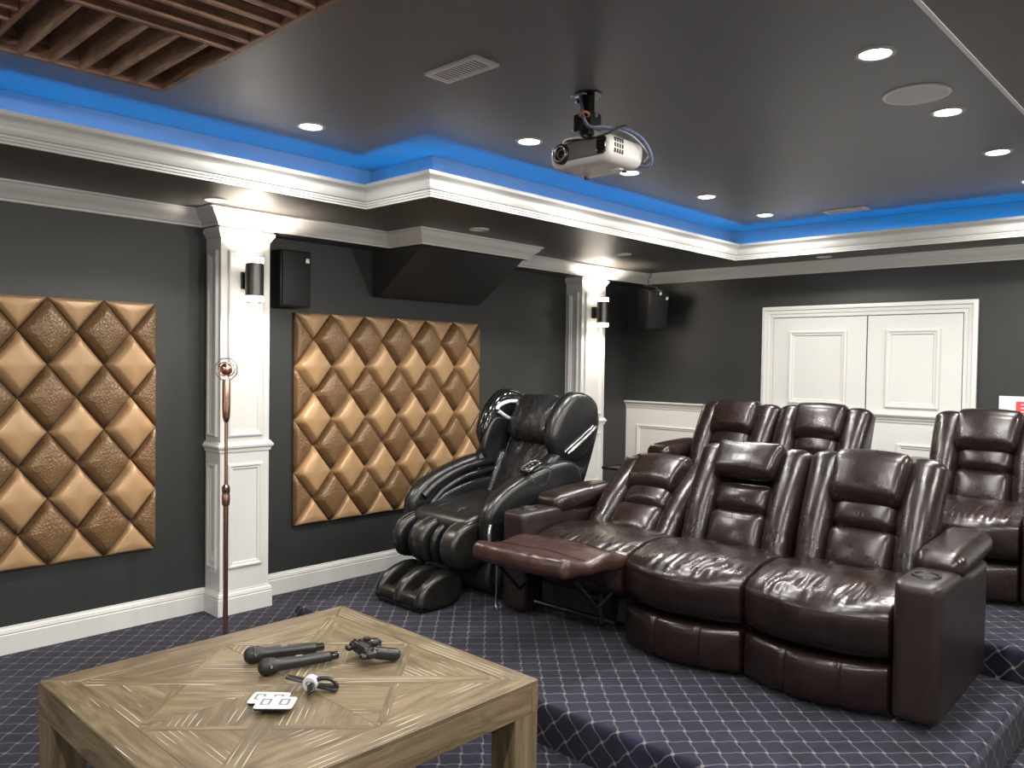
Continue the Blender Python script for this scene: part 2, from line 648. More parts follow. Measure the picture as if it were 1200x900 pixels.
def slab_bm(prof, x0, x1, r=0.03, steps=4, bulge=0.0, smooth_pts=6, bm=None, xf=None):
    """side silhouette prof = [(y, z)] (smoothed) extruded from x0 to x1, rims rounded by r"""
    if bm is None:
        bm = bmesh.new()
    P = [Vector((p.x, p.y)) for p in catmull([(a, b, 0) for a, b in prof], smooth_pts)] if smooth_pts else [Vector(p) for p in prof]
    n = len(P)
    area = sum(P[i].x * P[(i + 1) % n].y - P[(i + 1) % n].x * P[i].y for i in range(n))
    sg = 1 if area > 0 else -1
    N = []
    for i in range(n):
        t = (P[(i + 1) % n] - P[i - 1]).normalized()
        N.append(Vector((-t.y, t.x)) * sg)   # inward
    cen = sum(P, Vector((0, 0))) / n
    rings = []
    sec = []
    for k in range(steps + 1):
        a = (PI / 2) * k / steps
        sec.append((x0 + r * (1 - math.sin(a)), r * (1 - math.cos(a))))
    # from the outer rim inwards at x0: order rim->face
    left = [(x0 + r * (1 - math.sin(a)), r * (1 - math.cos(a))) for a in [(PI / 2) * (steps - k) / steps for k in range(steps + 1)]]
    order = left + [(x1 - (x - x0), ins) for x, ins in left[::-1]]
    for x, ins in order:
        ring = []
        for i in range(n):
            q = P[i] + N[i] * ins
            v = Vector((x, q.x, q.y))
            if xf:
                v = Vector(xf(v))
            ring.append(bm.verts.new(v))
        rings.append(ring)
    for a, b in zip(rings, rings[1:]):
        for i in range(n):
            j = (i + 1) % n
            bm.faces.new((a[i], a[j], b[j], b[i]))
    # closing faces: rings shrinking to the centroid, puffed
    for ring, s in ((rings[0], -1), (rings[-1], 1)):
        prev = ring
        base = [v.co.copy() for v in ring]
        c3 = sum(base, Vector()) / n
        for f in (0.75, 0.5, 0.25):
            nr = []
            for p in base:
                q = c3 + (p - c3) * f
                q.x += s * bulge * (1 - f * f)
                nr.append(bm.verts.new(q))
            for i in range(n):
                j = (i + 1) % n
                bm.faces.new((prev[i], prev[j], nr[j], nr[i]))
            prev = nr
        cv = bm.verts.new(c3 + Vector((s * bulge, 0, 0)))
        for i in range(n):
            bm.faces.new((prev[i], prev[(i + 1) % n], cv))
    bmesh.ops.recalc_face_normals(bm, faces=bm.faces[:])
    return bm
# ------------------------------------------------------------------ the room
RX, YF, YB = 6.3, -2.4, 6.5        # right wall, front wall, back wall
ZS, ZC, ZB = 2.365, 2.60, 2.268    # soffit, tray ceiling, underside of the crown moulding
Z1, Z2 = 0.165, 0.31               # the two seating platforms
PX0, PX1, PY1, PY2 = 0.75, 3.90, 2.36, 3.95


def struct(name, bm, mat, smooth=None, parent=None, label=None):
    return obj(name, bm, mat, parent, smooth=smooth, kind=None if parent else 'structure', label=label)


bm = box_bm(-0.15, RX + 0.15, YF - 0.15, YB + 0.15, -0.12, 0.0)
uv_planar(bm, lambda c, n: (c.x, c.y))
struct('floor', bm, 'carpet')
struct('wall_left', box_bm(-0.15, 0.0, YF - 0.15, YB + 0.15, 0, 2.75), 'wall_paint')
struct('wall_back', box_bm(0, RX, YB, YB + 0.15, 0, 2.75), 'wall_paint')
struct('wall_right', box_bm(RX, RX + 0.15, YF - 0.15, YB + 0.15, 0, 2.75), 'wall_paint')
struct('wall_front', box_bm(0, RX, YF - 0.15, YF, 0, 2.75), 'wall_paint')
struct('ceiling', box_bm(-0.15, RX + 0.15, YF - 0.15, YB + 0.15, ZC, ZC + 0.12), 'ceiling_paint')


def platform(name, x0, x1, y0, y1, z0, z1, r=0.035):
    """carpeted step with rounded front and right nosing; the carpet's pattern runs on over the nosing"""
    bm = bmesh.new()
    uv = bm.loops.layers.uv.verify()
    steps = 6
    prof = [(0.0, z0, 0.0)]     # (inset, z, arc length)
    arc = 0.0
    prof.append((0.0, z1 - r, z1 - r - z0))
    for k in range(1, steps + 1):
        a = (PI / 2) * k / steps
        prof.append((r * (1 - math.cos(a)), z1 - r + r * math.sin(a), z1 - r - z0 + r * a))
    L = prof[-1][2]
    loop = [(x0, y1), (x0, y0), (x1, y0), (x1, y1)]
    rings = []
    for i, (x, y) in enumerate(loop):
        ring = []
        for ins, z, s in prof:
            px = x + ins if x == x0 else x - ins
            py = y + ins if y == y0 else y
            ring.append((bm.verts.new((px, py, z)), s))
        rings.append(ring)
    for i in range(3):
        a, b = rings[i], rings[i + 1]
        for j in range(len(prof) - 1):
            f = bm.faces.new((a[j][0], b[j][0], b[j + 1][0], a[j + 1][0]))
            for l, (rg, s) in zip(f.loops, ((a, a[j][1]), (b, b[j][1]), (b, b[j + 1][1]), (a, a[j + 1][1]))):
                c = l.vert.co
                if i == 1:
                    l[uv].uv = (c.x, y0 + r - (L - s))
                elif i == 0:
                    l[uv].uv = (x0 + r - (L - s), c.y)
                else:
                    l[uv].uv = (x1 - r + (L - s), c.y)
    f = bm.faces.new([r_[-1][0] for r_ in rings])
    for l in f.loops:
        l[uv].uv = (l.vert.co.x, l.vert.co.y)
    bm.faces.new([r_[0][0] for r_ in rings][::-1])
    f = bm.faces.new([v for v, s in rings[3]] + [v for v, s in rings[0]][::-1])
    bmesh.ops.recalc_face_normals(bm, faces=bm.faces[:])
    return struct(name, bm, 'carpet', smooth=40)


platform('floor_platform', PX0, PX1, PY1, YB - 0.002, 0.0, Z1)
platform('floor_platform_upper', PX0, 4.6, PY2, YB - 0.002, 0.0, Z2)

# soffit ring round the tray
TRAY = [(0.86, -1.6), (0.86, 2.73), (1.41, 2.73), (1.41, 5.97), (3.97, 5.97), (3.97, -1.6)]
bm = bmesh.new()
for x0, x1, y0, y1 in ((0, 0.76, YF, 2.83), (0, 1.31, 2.83, 6.07), (0, RX, 6.07, YB), (4.07, RX, -1.7, 6.07), (0.76, RX, YF, -1.7)):
    box_bm(x0, x1, y0, y1, ZS, ZC - 0.001, bm=bm)
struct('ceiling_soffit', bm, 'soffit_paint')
struct('ceiling_tray_wall', sweep_bm([(0.76, -1.7), (0.76, 2.83), (1.31, 2.83), (1.31, 6.07), (4.07, 6.07), (4.07, -1.7)], [(0.0, ZS + 0.02), (0.004, ZS + 0.02), (0.004, ZC - 0.001), (0.0, ZC - 0.001)], sign=-1.0), 'ceiling_paint')
bm = bmesh.new()   # the ledge that carries the light trough
for x0, x1, y0, y1 in ((0.76, 0.86, -1.7, 2.83), (0.86, 1.41, 2.73, 2.83), (1.31, 1.41, 2.83, 6.07), (1.41, 3.97, 5.97, 6.07), (3.97, 4.07, -1.7, 6.07), (0.86, 3.97, -1.7, -1.6)):
    box_bm(x0, x1, y0, y1, ZS, ZS + 0.02, bm=bm)
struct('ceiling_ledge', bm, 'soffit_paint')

TRAY_PROF = [(0.0, 2.352), (0.010, 2.352), (0.010, 2.362), (0.016, 2.364), (0.016, 2.374), (0.022, 2.376), (0.022, 2.386), (0.030, 2.389),
             (0.036, 2.398), (0.039, 2.410), (0.040, 2.424), (0.036, 2.434), (0.040, 2.440), (0.050, 2.446), (0.062, 2.452), (0.066, 2.456), (0.066, 2.474),
             (0.052, 2.474), (0.036, 2.456), (0.022, 2.420), (0.0, 2.392)]
struct('trim_1', sweep_bm([TRAY[0], TRAY[1], TRAY[2], TRAY[3], TRAY[4], (3.97, 5.86)], TRAY_PROF, sign=-1.0), 'white_trim', smooth=30,
       label='white crown moulding round the blue lit ceiling tray')
struct('trim_2', sweep_bm([(3.97, 5.86), (3.97, -1.6)], [(0.0, 2.3635), (0.013, 2.3635), (0.013, 2.40), (0.0, 2.40)], sign=-1.0), 'white_trim',
       label='thin white edging strip of the ceiling tray')

# blue LED strip in the trough
led = sweep_bm([(0.86, -1.55), (0.86, 2.73), (1.41, 2.73), (1.41, 5.97), (3.9, 5.97)], [(0.006, 2.424), (0.016, 2.424), (0.016, 2.436), (0.006, 2.436)], sign=-1.0)
obj('light_strip', led, 'led_blue', label='blue light strip hidden behind the ceiling tray moulding', cat='light strip')

# bulkhead over the columns, slanted box below it
bm = bmesh.new()
box_bm(0.0, 0.20, 2.19, YB, ZB, ZS, bm=bm)
box_bm(0.20, 0.54, 3.41, 4.42, ZB, ZS, bm=bm)
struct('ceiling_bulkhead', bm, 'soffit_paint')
bm = bmesh.new()
pr = [(0.0, 1.955), (0.06, 1.95), (0.52, ZB - 0.001), (0.0, ZB - 0.001)]
a = [bm.verts.new((x, 3.42, z)) for x, z in pr]
b = [bm.verts.new((x, 4.41, z)) for x, z in pr]
bm.faces.new(a)
bm.faces.new(b[::-1])
for i in range(4):
    bm.faces.new((a[i], b[i], b[(i + 1) % 4], a[(i + 1) % 4]))
bmesh.ops.recalc_face_normals(bm, faces=bm.faces[:])
bmesh.ops.bevel(bm, geom=bm.edges[:], offset=0.006, segments=2, affect='EDGES')
struct('wall_bulkhead', bm, 'bulkhead_black', smooth=30, label='slanted black box below the ceiling bulkhead above the gold panel')

CROWN = [(0.0, ZB), (0.012, ZB), (0.014, ZB + 0.012), (0.022, ZB + 0.016), (0.030, ZB + 0.030), (0.046, ZB + 0.044), (0.066, ZB + 0.060),
         (0.076, ZB + 0.076), (0.080, ZB + 0.082), (0.090, ZB + 0.086), (0.090, ZS - 0.001), (0.0, ZS - 0.001)]
struct('trim_3', sweep_bm([(0.0, YF), (0.0, 2.19), (0.20, 2.19), (0.20, 3.41), (0.54, 3.41), (0.54, 4.42), (0.20, 4.42), (0.20, YB), (RX, YB)], CROWN, sign=-1.0), 'white_trim', smooth=30,
       label='white crown moulding along the dark walls')

BASE = [(0.0, 0.0), (0.018, 0.0), (0.018, 0.095), (0.014, 0.100), (0.018, 0.106), (0.014, 0.122), (0.006, 0.130), (0.006, 0.136), (0.0, 0.138)]
struct('baseboard_left', sweep_bm([(0.0, YF), (0.0, 2.21)], BASE, sign=-1.0), 'white_trim', smooth=30)
struct('baseboard_left_far', sweep_bm([(0.0, 2.52), (0.0, 5.53)], BASE, sign=-1.0), 'white_trim', smooth=30)


def pilaster(y0, y1, name, label, base_h=0.138, outlet=False):
    """white panelled column against the left wall"""
    d = 0.18
    e = empty(name, (0, 0, 0), kind='structure', label=label)
    obj('shaft', box_bm(0.0, d, y0, y1, 0, ZB - 0.001), 'white_trim', e)
    k = base_h / 0.138
    bp = [(a, z * k) for a, z in BASE]
    # path direction so that the left-hand side points away from the column
    loop = [(0.0, y0), (d, y0), (d, y1), (0.0, y1)]
    obj('base_moulding', sweep_bm(loop, bp, sign=-1.0), 'white_trim', e, smooth=30)
    rail = [(0, 0.955), (0.008, 0.955), (0.010, 0.972), (0.020, 0.980), (0.022, 0.992), (0.014, 1.000), (0.008, 1.012), (0, 1.014)]
    obj('belt_moulding', sweep_bm(loop, rail, sign=-1.0), 'white_trim', e, smooth=30)
    cap = [(0, 2.205), (0.006, 2.207), (0.010, 2.220), (0.022, 2.236), (0.024, 2.252), (0.016, 2.256), (0.016, ZB - 0.002), (0, ZB - 0.002)]
    obj('capital_moulding', sweep_bm(loop, cap, sign=-1.0), 'white_trim', e, smooth=30)
    for v0, v1 in ((base_h + 0.13, 0.885), (1.045, 2.13)):
        obj('panel_moulding', frame_loop_bm(y0 + 0.045, y1 - 0.045, v0, v1, PANEL_PROF, lambda u, v, o: (d + o, u, v)), 'white_trim', e, smooth=30)
        obj('panel_moulding', frame_loop_bm(0.035, d - 0.035, v0, v1, PANEL_PROF, lambda u, v, o: (u, y0 - o, v)), 'white_trim', e, smooth=30)
    return e


pilaster(2.21, 2.52, 'column', 'white panelled column behind the microphone stand')
ol = empty('wall_outlet', (0.105, 2.2095, 0.305), label='white socket plate low on the side of the nearer column', cat='outlet')
obj('plate', box_bm(-0.035, 0.035, -0.006, 0.0, -0.058, 0.058, 0.003), 'white_plastic', ol, smooth=40)
for dz in (-0.022, 0.022):
    obj('socket_face', box_bm(-0.016, 0.016, -0.0075, -0.005, dz - 0.014, dz + 0.014, 0.002), 'vent_white', ol, smooth=40)
pilaster(5.54, 5.88, 'column', 'white panelled column behind the massage chair', base_h=0.30)

# wainscot on the back wall, with its rail
wz = 1.15
e = empty('trim_4', kind='structure', label='white panelled wainscot with rail along the back wall')
obj('panel_board', box_bm(0.0, RX, YB - 0.014, YB, Z2, wz - 0.03), 'white_trim', e)
rail = [(0, wz - 0.065), (0.020, wz - 0.065), (0.022, wz - 0.050), (0.030, wz - 0.044), (0.034, wz - 0.030), (0.044, wz - 0.022), (0.052, wz - 0.010), (0.052, wz), (0, wz)]
door_x0, door_x1 = 1.405, 3.05
for x0, x1 in ((0.0, RX),):
    obj('rail', sweep_bm([(x0, YB - 0.001), (x1, YB - 0.001)], rail, sign=-1.0), 'white_trim', e, smooth=30)
xs = [(0.13, 1.30), (3.18, 4.2), (4.35, 5.2), (1.55, 2.33), (2.52, 3.0)]
for x0, x1 in xs:
    obj('panel_moulding', frame_loop_bm(x0, x1, Z2 + 0.22, 0.925, PANEL_PROF, lambda u, v, o: (u, YB - 0.014 - o, v)), 'white_trim', e, smooth=30)

# double doors above the wainscot rail
d = empty('door_1', kind='structure', label='white panelled double doors in a moulded frame on the back wall')
casing = [(0, 0), (0, 0.022), (0.012, 0.028), (0.030, 0.028), (0.036, 0.018), (0.060, 0.016), (0.066, 0.010), (0.090, 0.010), (0.095, 0.0)]
dz0, dz1 = wz - 0.005, 2.005
bm = bmesh.new()
ring = []
for (x, z, sx, sz) in ((door_x0, dz0, 1, 0), (door_x0, dz1, 1, -1), (door_x1, dz1, -1, -1), (door_x1, dz0, -1, 0)):
    ring.append([bm.verts.new((x + sx * i, YB - 0.001 - o, z + sz * i)) for i, o in casing])
for c in range(3):
    for j in range(len(casing) - 1):
        bm.faces.new((ring[c][j], ring[c + 1][j], ring[c + 1][j + 1], ring[c][j + 1]))
bmesh.ops.recalc_face_normals(bm, faces=bm.faces[:])
obj('casing', bm, 'white_trim', d, smooth=30)
xm = 2.275
for x0, x1 in ((door_x0 + 0.098, xm - 0.004), (xm + 0.004, door_x1 - 0.098)):
    lf = obj('door_leaf', box_bm(x0, x1, YB - 0.006, YB, dz0, dz1 - 0.098, 0.002), 'white_trim', d)
    obj('panel_moulding', frame_loop_bm(x0 + 0.14, x1 - 0.15, dz0 + 0.05, dz1 - 0.205, [(i * 1.25, o * 1.2) for i, o in PANEL_PROF], lambda u, v, o: (u, YB - 0.006 - o, v)), 'white_trim', lf, smooth=30)

# ------------------------------------------------------------------ padded gold wall panels


def tile_mesh(name, poly, H, mat, rings=7, m=5):
    """padded tile: outline poly [(u, v)], puffed up to height H"""
    bm = bmesh.new()
    cu = sum(p[0] for p in poly) / len(poly)
    cv = sum(p[1] for p in poly) / len(poly)
    pts = []
    for i, p in enumerate(poly):
        q = poly[(i + 1) % len(poly)]
        for k in range(m):
            t = k / m
            pts.append((p[0] + (q[0] - p[0]) * t, p[1] + (q[1] - p[1]) * t))
    prev = [bm.verts.new((0.0, a, b)) for a, b in pts]
    for t in (0.0, 0.03, 0.07, 0.12, 0.18, 0.25, 0.34, 0.70):
        s = 1 - t
        k = min(1.0, t / 0.34)
        h = 0.003 + (H - 0.010) * (1 - (1 - k) ** 2.0) + 0.004 * t
        if t == 0:
            h, s = 0.002, 0.998
        cur = []
        for a, b in pts:
            cur.append(bm.verts.new((h, cu + (a - cu) * s, cv + (b - cv) * s)))
        for i in range(len(pts)):
            j = (i + 1) % len(pts)
            bm.faces.new((prev[i], prev[j], cur[j], cur[i]))
        prev = cur
    c = bm.verts.new((H, cu, cv))
    for i in range(len(pts)):
        bm.faces.new((prev[i], prev[(i + 1) % len(pts)], c))
    bmesh.ops.recalc_face_normals(bm, faces=bm.faces[:])
    me = bpy.data.meshes.new(name)
    bm.to_mesh(me)
    bm.free()
    for p in me.polygons:
        p.use_smooth = True
    me.materials.append(MATS[mat])
    return me


TW, TH, TD = 0.275, 0.346, 0.076
g = 0.0028
hw, hh = TW / 2 - g, TH / 2 - g
FULL = [(-hw, 0), (0, -hh), (hw, 0), (0, hh)]
tiles = {
    'A': tile_mesh('hammered_tile', FULL, TD, 'gold_hammered'),
    'AL': tile_mesh('hammered_tile_half', [(0, -hh), (hw, 0), (0, hh)], TD * 0.55, 'gold_hammered'),
    'AR': tile_mesh('hammered_tile_half', [(0, hh), (-hw, 0), (0, -hh)], TD * 0.55, 'gold_hammered'),
    'B': tile_mesh('satin_tile', FULL, TD, 'gold_satin'),
    'BT': tile_mesh('satin_tile_half', [(-hw, 0), (0, -hh), (hw, 0)], TD * 0.55, 'gold_satin'),
    'BB': tile_mesh('satin_tile_half', [(hw, 0), (0, hh), (-hw, 0)], TD * 0.55, 'gold_satin'),
}


def gold_panel(y0, z0, label):
    e = empty('padded_wall_panel', (0.0, y0, z0), label=label, cat='wall panel', group='padded gold wall panels')
    obj('backing_board', box_bm(0.0, 0.012, 0.002, 6 * TW - 0.002, 0.002, 4 * TH - 0.002), 'panel_backing', e)

    def put(kind, y, z):
        o = bpy.data.objects.new('padded_tile', tiles[kind])
        COL.objects.link(o)
        o.parent = e
        o.location = (0.012, y, z)
    for j in range(4):
        for i in range(7):
            put('AL' if i == 0 else 'AR' if i == 6 else 'A', i * TW, (j + 0.5) * TH)
    for j in range(5):
        for i in range(6):
            put('BB' if j == 0 else 'BT' if j == 4 else 'B', (i + 0.5) * TW, j * TH)
    return e


gold_panel(1.905 - 6 * TW, 0.422, 'padded gold diamond wall panel cut by the photo edge beside the first column')
gold_panel(2.79, 0.424, 'padded gold diamond wall panel behind the black massage chair')
# ------------------------------------------------------------------ ceiling fittings
_ring = lathe_bm([(0.050, -0.001), (0.053, -0.006), (0.062, -0.007), (0.068, -0.004), (0.070, 0.0), (0.050, 0.0)], 28)
_ring_o = None
DL = [
    (1.28, 2.10, 'lit round downlight by the wood slat frame above the first column'),
    (1.89, 2.955, 'lit round downlight to the side of the projector lens'),
    (1.89, 3.81, 'lit round downlight just past the projector body'),
    (1.89, 4.67, 'lit round downlight third along the inner row past the projector'),
    (1.89, 5.50, 'lit round downlight in the far corner of the ceiling tray'),
    (3.555, 2.92, 'large lit round downlight beside the round ceiling speaker, screen side'),
    (3.555, 3.78, 'lit round downlight just past the round ceiling speaker'),
    (3.555, 4.64, 'lit round downlight second past the round ceiling speaker'),
    (3.555, 5.47, 'lit downlight cut by the photo edge above the blue cove'),
    (3.555, 2.06, 'lit round downlight out of frame above the viewer'),
    (3.555, 1.10, 'added unseen fill downlight behind the slat frame'),  # from here on: unseen downlights added to brighten the room
    (3.555, 0.10, 'added unseen fill downlight near the screen'),
    (3.555, -0.9, 'added unseen fill downlight nearest the screen'),
    (1.28, -0.3, 'added unseen fill downlight beyond the slat frame'),
    (1.28, -1.1, 'added unseen fill downlight at the screen corner'),
]
ring_me = None
for i, (x, y, lab) in enumerate(DL):
    e = empty('ceiling_downlight', (x, y, ZC), label=lab, cat='downlight', group='lit downlights in the ceiling tray')
    if i == 0:
        _ring_o = obj('trim_ring', _ring, 'white_trim', e, smooth=40)
        _lens_o = obj('lens', lathe_bm([(0.051, -0.0005), (0.051, -0.003), (0.0, -0.0045)], 28), 'lamp_lens', e, smooth=60)
    else:
        inst(_ring_o, e)
        inst(_lens_o, e)
    ld = bpy.data.lights.new('downlight_lamp', 'SPOT')
    ld.energy = DOWN_W
    ld.color = (1.0, 0.965, 0.92)
    ld.spot_size = math.radians(172)
    ld.spot_blend = 0.7
    ld.shadow_soft_size = 0.05
    lo = bpy.data.objects.new('downlight_lamp', ld)
    COL.objects.link(lo)
    lo.parent = e
    lo.location = (0, 0, -0.012)

# unseen domes over the right aisle, added as fill for crown and walls
for y, lab in ((5.3, 'added fill dome over the right aisle, back wall end'), (3.6, 'added fill dome over the right aisle beside the front row'),
               (1.9, 'added fill dome over the right aisle ahead of the front row'), (0.2, 'added fill dome over the right aisle beside the viewer'),
               (-1.4, 'added fill dome over the right aisle, screen end')):
    e = empty('fill_dome_light', (5.35, y, ZS), label=lab, cat='fill light', group='added fill domes over the right aisle')
    obj('base_plate', lathe_bm([(0.0, -0.02), (0.125, -0.02), (0.13, 0.0), (0.0, 0.0)], 28), 'white_plastic', e, smooth=40)
    obj('glass_dome', lathe_bm([(0.118, -0.0205), (0.112, -0.045), (0.085, -0.075), (0.045, -0.090), (0.0, -0.094)], 28), 'fill_dome_glow', e, smooth=60)
    ld = bpy.data.lights.new('fill_dome_lamp', 'POINT')
    ld.energy = FILL_DOME_W
    ld.color = (1.0, 0.95, 0.88)
    ld.shadow_soft_size = 0.05
    lo = bpy.data.objects.new('fill_dome_lamp', ld)
    COL.objects.link(lo)
    lo.parent = e
    lo.location = (0, 0, -0.15)

# projection screen on the front wall and white wainscot on the right wall, both unseen, added for bounced light
e = empty('projection_screen', (2.4, YF + 0.002, 1.25), label='unseen white projection screen added on the front wall to bounce light', cat='screen')
obj('fabric', box_bm(-1.5, 1.5, 0.0, 0.02, -0.85, 0.85), 'screen_white', e)
obj('frame', frame_loop_bm(-1.56, 1.56, -0.91, 0.91, [(0, 0.0), (0, 0.04), (0.06, 0.04), (0.06, 0.0)], lambda u, v, o: (u, o, v)), 'black_matte', e)
struct('trim_5', box_bm(RX - 0.02, RX, YF, YB - 0.06, 0.0, 1.15), 'white_trim')

# unlit discs in the lower soffit
for x, y, r, lab in ((0.40, 2.07, 0.065, 'unlit white soffit disc above the first column'),
                     (0.83, 3.645, 0.065, 'unlit white soffit disc above the gold panel'),
                     (0.87, 5.18, 0.065, 'unlit white soffit disc above the far column'),
                     (2.02, 6.25, 0.060, 'unlit white soffit disc at the back wall crown')):
    e = empty('soffit_light', (x, y, ZS), label=lab, cat='soffit light', group='unlit soffit discs')
    obj('trim_ring', lathe_bm([(r * 0.78, -0.001), (r * 0.8, -0.006), (r * 0.95, -0.006), (r, 0.0), (r * 0.78, 0.0)], 24), 'white_trim', e, smooth=40)
    obj('lens', lathe_bm([(r * 0.79, -0.0005), (r * 0.79, -0.003), (0, -0.004)], 24), 'vent_white', e, smooth=60)

# round ceiling speaker
e = empty('ceiling_speaker', (3.527, 3.46, ZC), label='large flat round pale grey speaker flush in the ceiling', cat='speaker')
obj('rim', lathe_bm([(0.110, -0.001), (0.112, -0.006), (0.124, -0.006), (0.126, 0.0), (0.110, 0.0)], 40), 'white_plastic', e, smooth=40)
obj('grille', lathe_bm([(0.111, -0.0005), (0.111, -0.005), (0.0, -0.006)], 40), 'speaker_grille', e, smooth=60)


def vent(x0, x1, y0, y1, n, lab):
    e = empty('ceiling_vent', ((x0 + x1) / 2, (y0 + y1) / 2, ZC), label=lab, cat='vent', group='ceiling vents')
    hx, hy = (x1 - x0) / 2, (y1 - y0) / 2
    bm = bmesh.new()
    bx = 0.018
    for a, b, c, d_ in ((-hx, hx, -hy, -hy + bx), (-hx, hx, hy - bx, hy), (-hx, -hx + bx, -hy + bx, hy - bx), (hx - bx, hx, -hy + bx, hy - bx)):
        box_bm(a, b, c, d_, -0.010, 0.0, bm=bm)
    obj('frame', bm, 'vent_white', e)
    obj('duct', box_bm(-hx + bx, hx - bx, -hy + bx, hy - bx, -0.003, -0.001), 'hollow', e)
    step = (2 * hx - 2 * bx) / n
    first = None
    for k in range(n):
        xc = -hx + bx + (k + 0.5) * step
        if first is None:
            first = obj('slat', box_bm(-step * 0.30, step * 0.30, -hy + bx, hy - bx, -0.0022, 0.0022), 'vent_white', e, loc=(xc, 0, -0.007), rot=(0, 0.35, 0))
        else:
            inst(first, e, (xc, 0, -0.007), (0, 0.35, 0))


vent(2.215, 2.495, 2.00, 2.125, 14, 'white slatted ceiling vent before the projector')
vent(2.26, 2.55, 5.60, 5.72, 14, 'white ceiling vent at the blue cove above the doors')

# wood slat frame hung under the ceiling
zb, zt = 2.51, ZC - 0.001
gx0, gx1, gy0, gy1 = 1.512, 3.232, -1.10, 1.306
e = empty('wood_slat_frame', (gx0, gy0, zb), label='dark brown wood slat grid hung under the ceiling', cat='slat grid')
H_ = zt - zb
LX, LY = gx1 - gx0, gy1 - gy0
t = 0.014


def plank_x(name, x0, x1, y, tt=t, mat='ceiling_wood', h=H_):
    o = obj(name, box_bm(-(x1 - x0) / 2, (x1 - x0) / 2, -tt / 2, tt / 2, 0, h, 0.001), mat, e, loc=((x0 + x1) / 2, y, 0))
    return o


def plank_y(name, y0, y1, x, tt=t, mat='ceiling_wood', h=H_):
    o = obj(name, box_bm(-(y1 - y0) / 2, (y1 - y0) / 2, -tt / 2, tt / 2, 0, h, 0.001), mat, e, loc=(x, (y0 + y1) / 2, 0), rot=(0, 0, PI / 2))
    return o


P = 0.0955
B = 6 * P
plank_x('frame_board', 0, LX, 0, 0.018)
plank_x('frame_board', 0, LX, LY, 0.018)
plank_y('frame_board', 0, LY, 0, 0.018)
plank_y('frame_board', 0, LY, LX, 0.018)
# blocks of crossed slat directions, like big parquet squares
nby = int(round(LY / B))
for bx_ in range(3):
    for by_ in range(nby + 1):
        ya, yb = LY - (by_ + 1) * B, LY - by_ * B
        xa, xb = bx_ * B, (bx_ + 1) * B
        if yb < 0.05:
            continue
        ya = max(ya, 0)
        if (bx_ + by_) % 2 == 0:
            for k in range(1, 6):
                yk = yb - k * P
                if yk > ya + 0.02:
                    plank_x('slat', xa + 0.01, xb - 0.01, yk, 0.016, 'ceiling_wood_pale' if bx_ == 0 else 'ceiling_wood')
        else:
            for k in range(1, 6):
                plank_y('slat', ya + 0.01, yb - 0.01, xa + k * P, 0.016)
        if by_ > 0:
            plank_x('divider_board', xa + 0.01, xb - 0.01, yb, 0.016)
    if bx_ > 0:
        plank_y('divider_board', 0.01, LY - 0.01, bx_ * B, 0.016)

# ------------------------------------------------------------------ projector on its mount
e = empty('projector', (2.585, 2.60, 2.335), 0.0, label='pale grey projector hung from a black ceiling bracket with blue cables', cat='projector')
PW, PD, PH = 0.31, 0.235, 0.105


def taper(q, nx, ny, nz):
    k = 1 - 0.10 * max(0, -nz) ** 2
    return (q.x * k, q.y * (1 - 0.06 * max(0, -nz) ** 2), q.z)


shell = soft('shell', (0, 0, 0), (PW, PD, PH), 'projector_shell', e, r=(0.035, 0.03, 0.03), n=(14, 12, 10), deform=taper)
soft('front_panel', (0.012, -PD / 2 + 0.008, 0.008), (PW - 0.06, 0.022, 0.070), 'projector_face', e, r=(0.022, 0.004, 0.022), n=(10, 4, 8))
soft('sensor_window', (0.112, -PD / 2 + 0.004, 0.008), (0.045, 0.020, 0.066), 'black_gloss', e, r=(0.014, 0.004, 0.014), n=6)
lens = obj('lens_barrel', lathe_bm([(0.0, 0.012), (0.022, 0.012), (0.022, 0.0), (0.030, -0.006), (0.036, -0.010), (0.040, -0.006), (0.042, 0.02), (0.0, 0.02)], 28, 'Y'), 'dark_metal', e, loc=(-0.085, -PD / 2 - 0.004, 0.004), smooth=40)
obj('lens_ring', lathe_bm([(0.026, -0.010), (0.030, -0.012), (0.033, -0.010), (0.030, -0.004), (0.026, -0.010)], 28, 'Y'), 'silver', lens, smooth=60)
obj('lens_glass', lathe_bm([(0.0, -0.004), (0.014, 0.0), (0.021, 0.008)], 24, 'Y'), 'black_gloss', lens, smooth=60)
for r_ in range(3):
    for c_ in range(4):
        for dz in (0,):
            box('vent_slot', PW / 2 - 0.004, PW / 2 + 0.0006, -0.090 + c_ * 0.016, -0.080 + c_ * 0.016, -0.020 + r_ * 0.021, -0.004 + r_ * 0.021, 'socket', e)
for x_ in (-0.12, 0.12):
    obj('foot', lathe_bm([(0.0, -0.014), (0.010, -0.014), (0.012, -0.010), (0.012, 0.0)], 14), 'black_plastic', e, loc=(x_ * 0.8, 0.06, -PH / 2 + 0.002), smooth=40)
box('feet_latch', 0.05, 0.10, 0.02, 0.06, -PH / 2 - 0.006, -PH / 2 + 0.006, 'white_plastic', e, bevel=0.003)
obj('cable_loop', tube_bm(catmull([(-0.12, -0.07, 0.050), (-0.118, -0.065, 0.075), (-0.08, -0.05, 0.082), (-0.02, -0.03, 0.075), (0.0, -0.01, 0.056)], 6, False), 0.004, 8), 'projector_shell', e, smooth=60)
def pc(pts):
    return [Vector(p) - Vector((2.585, 2.60, 2.335)) for p in pts]


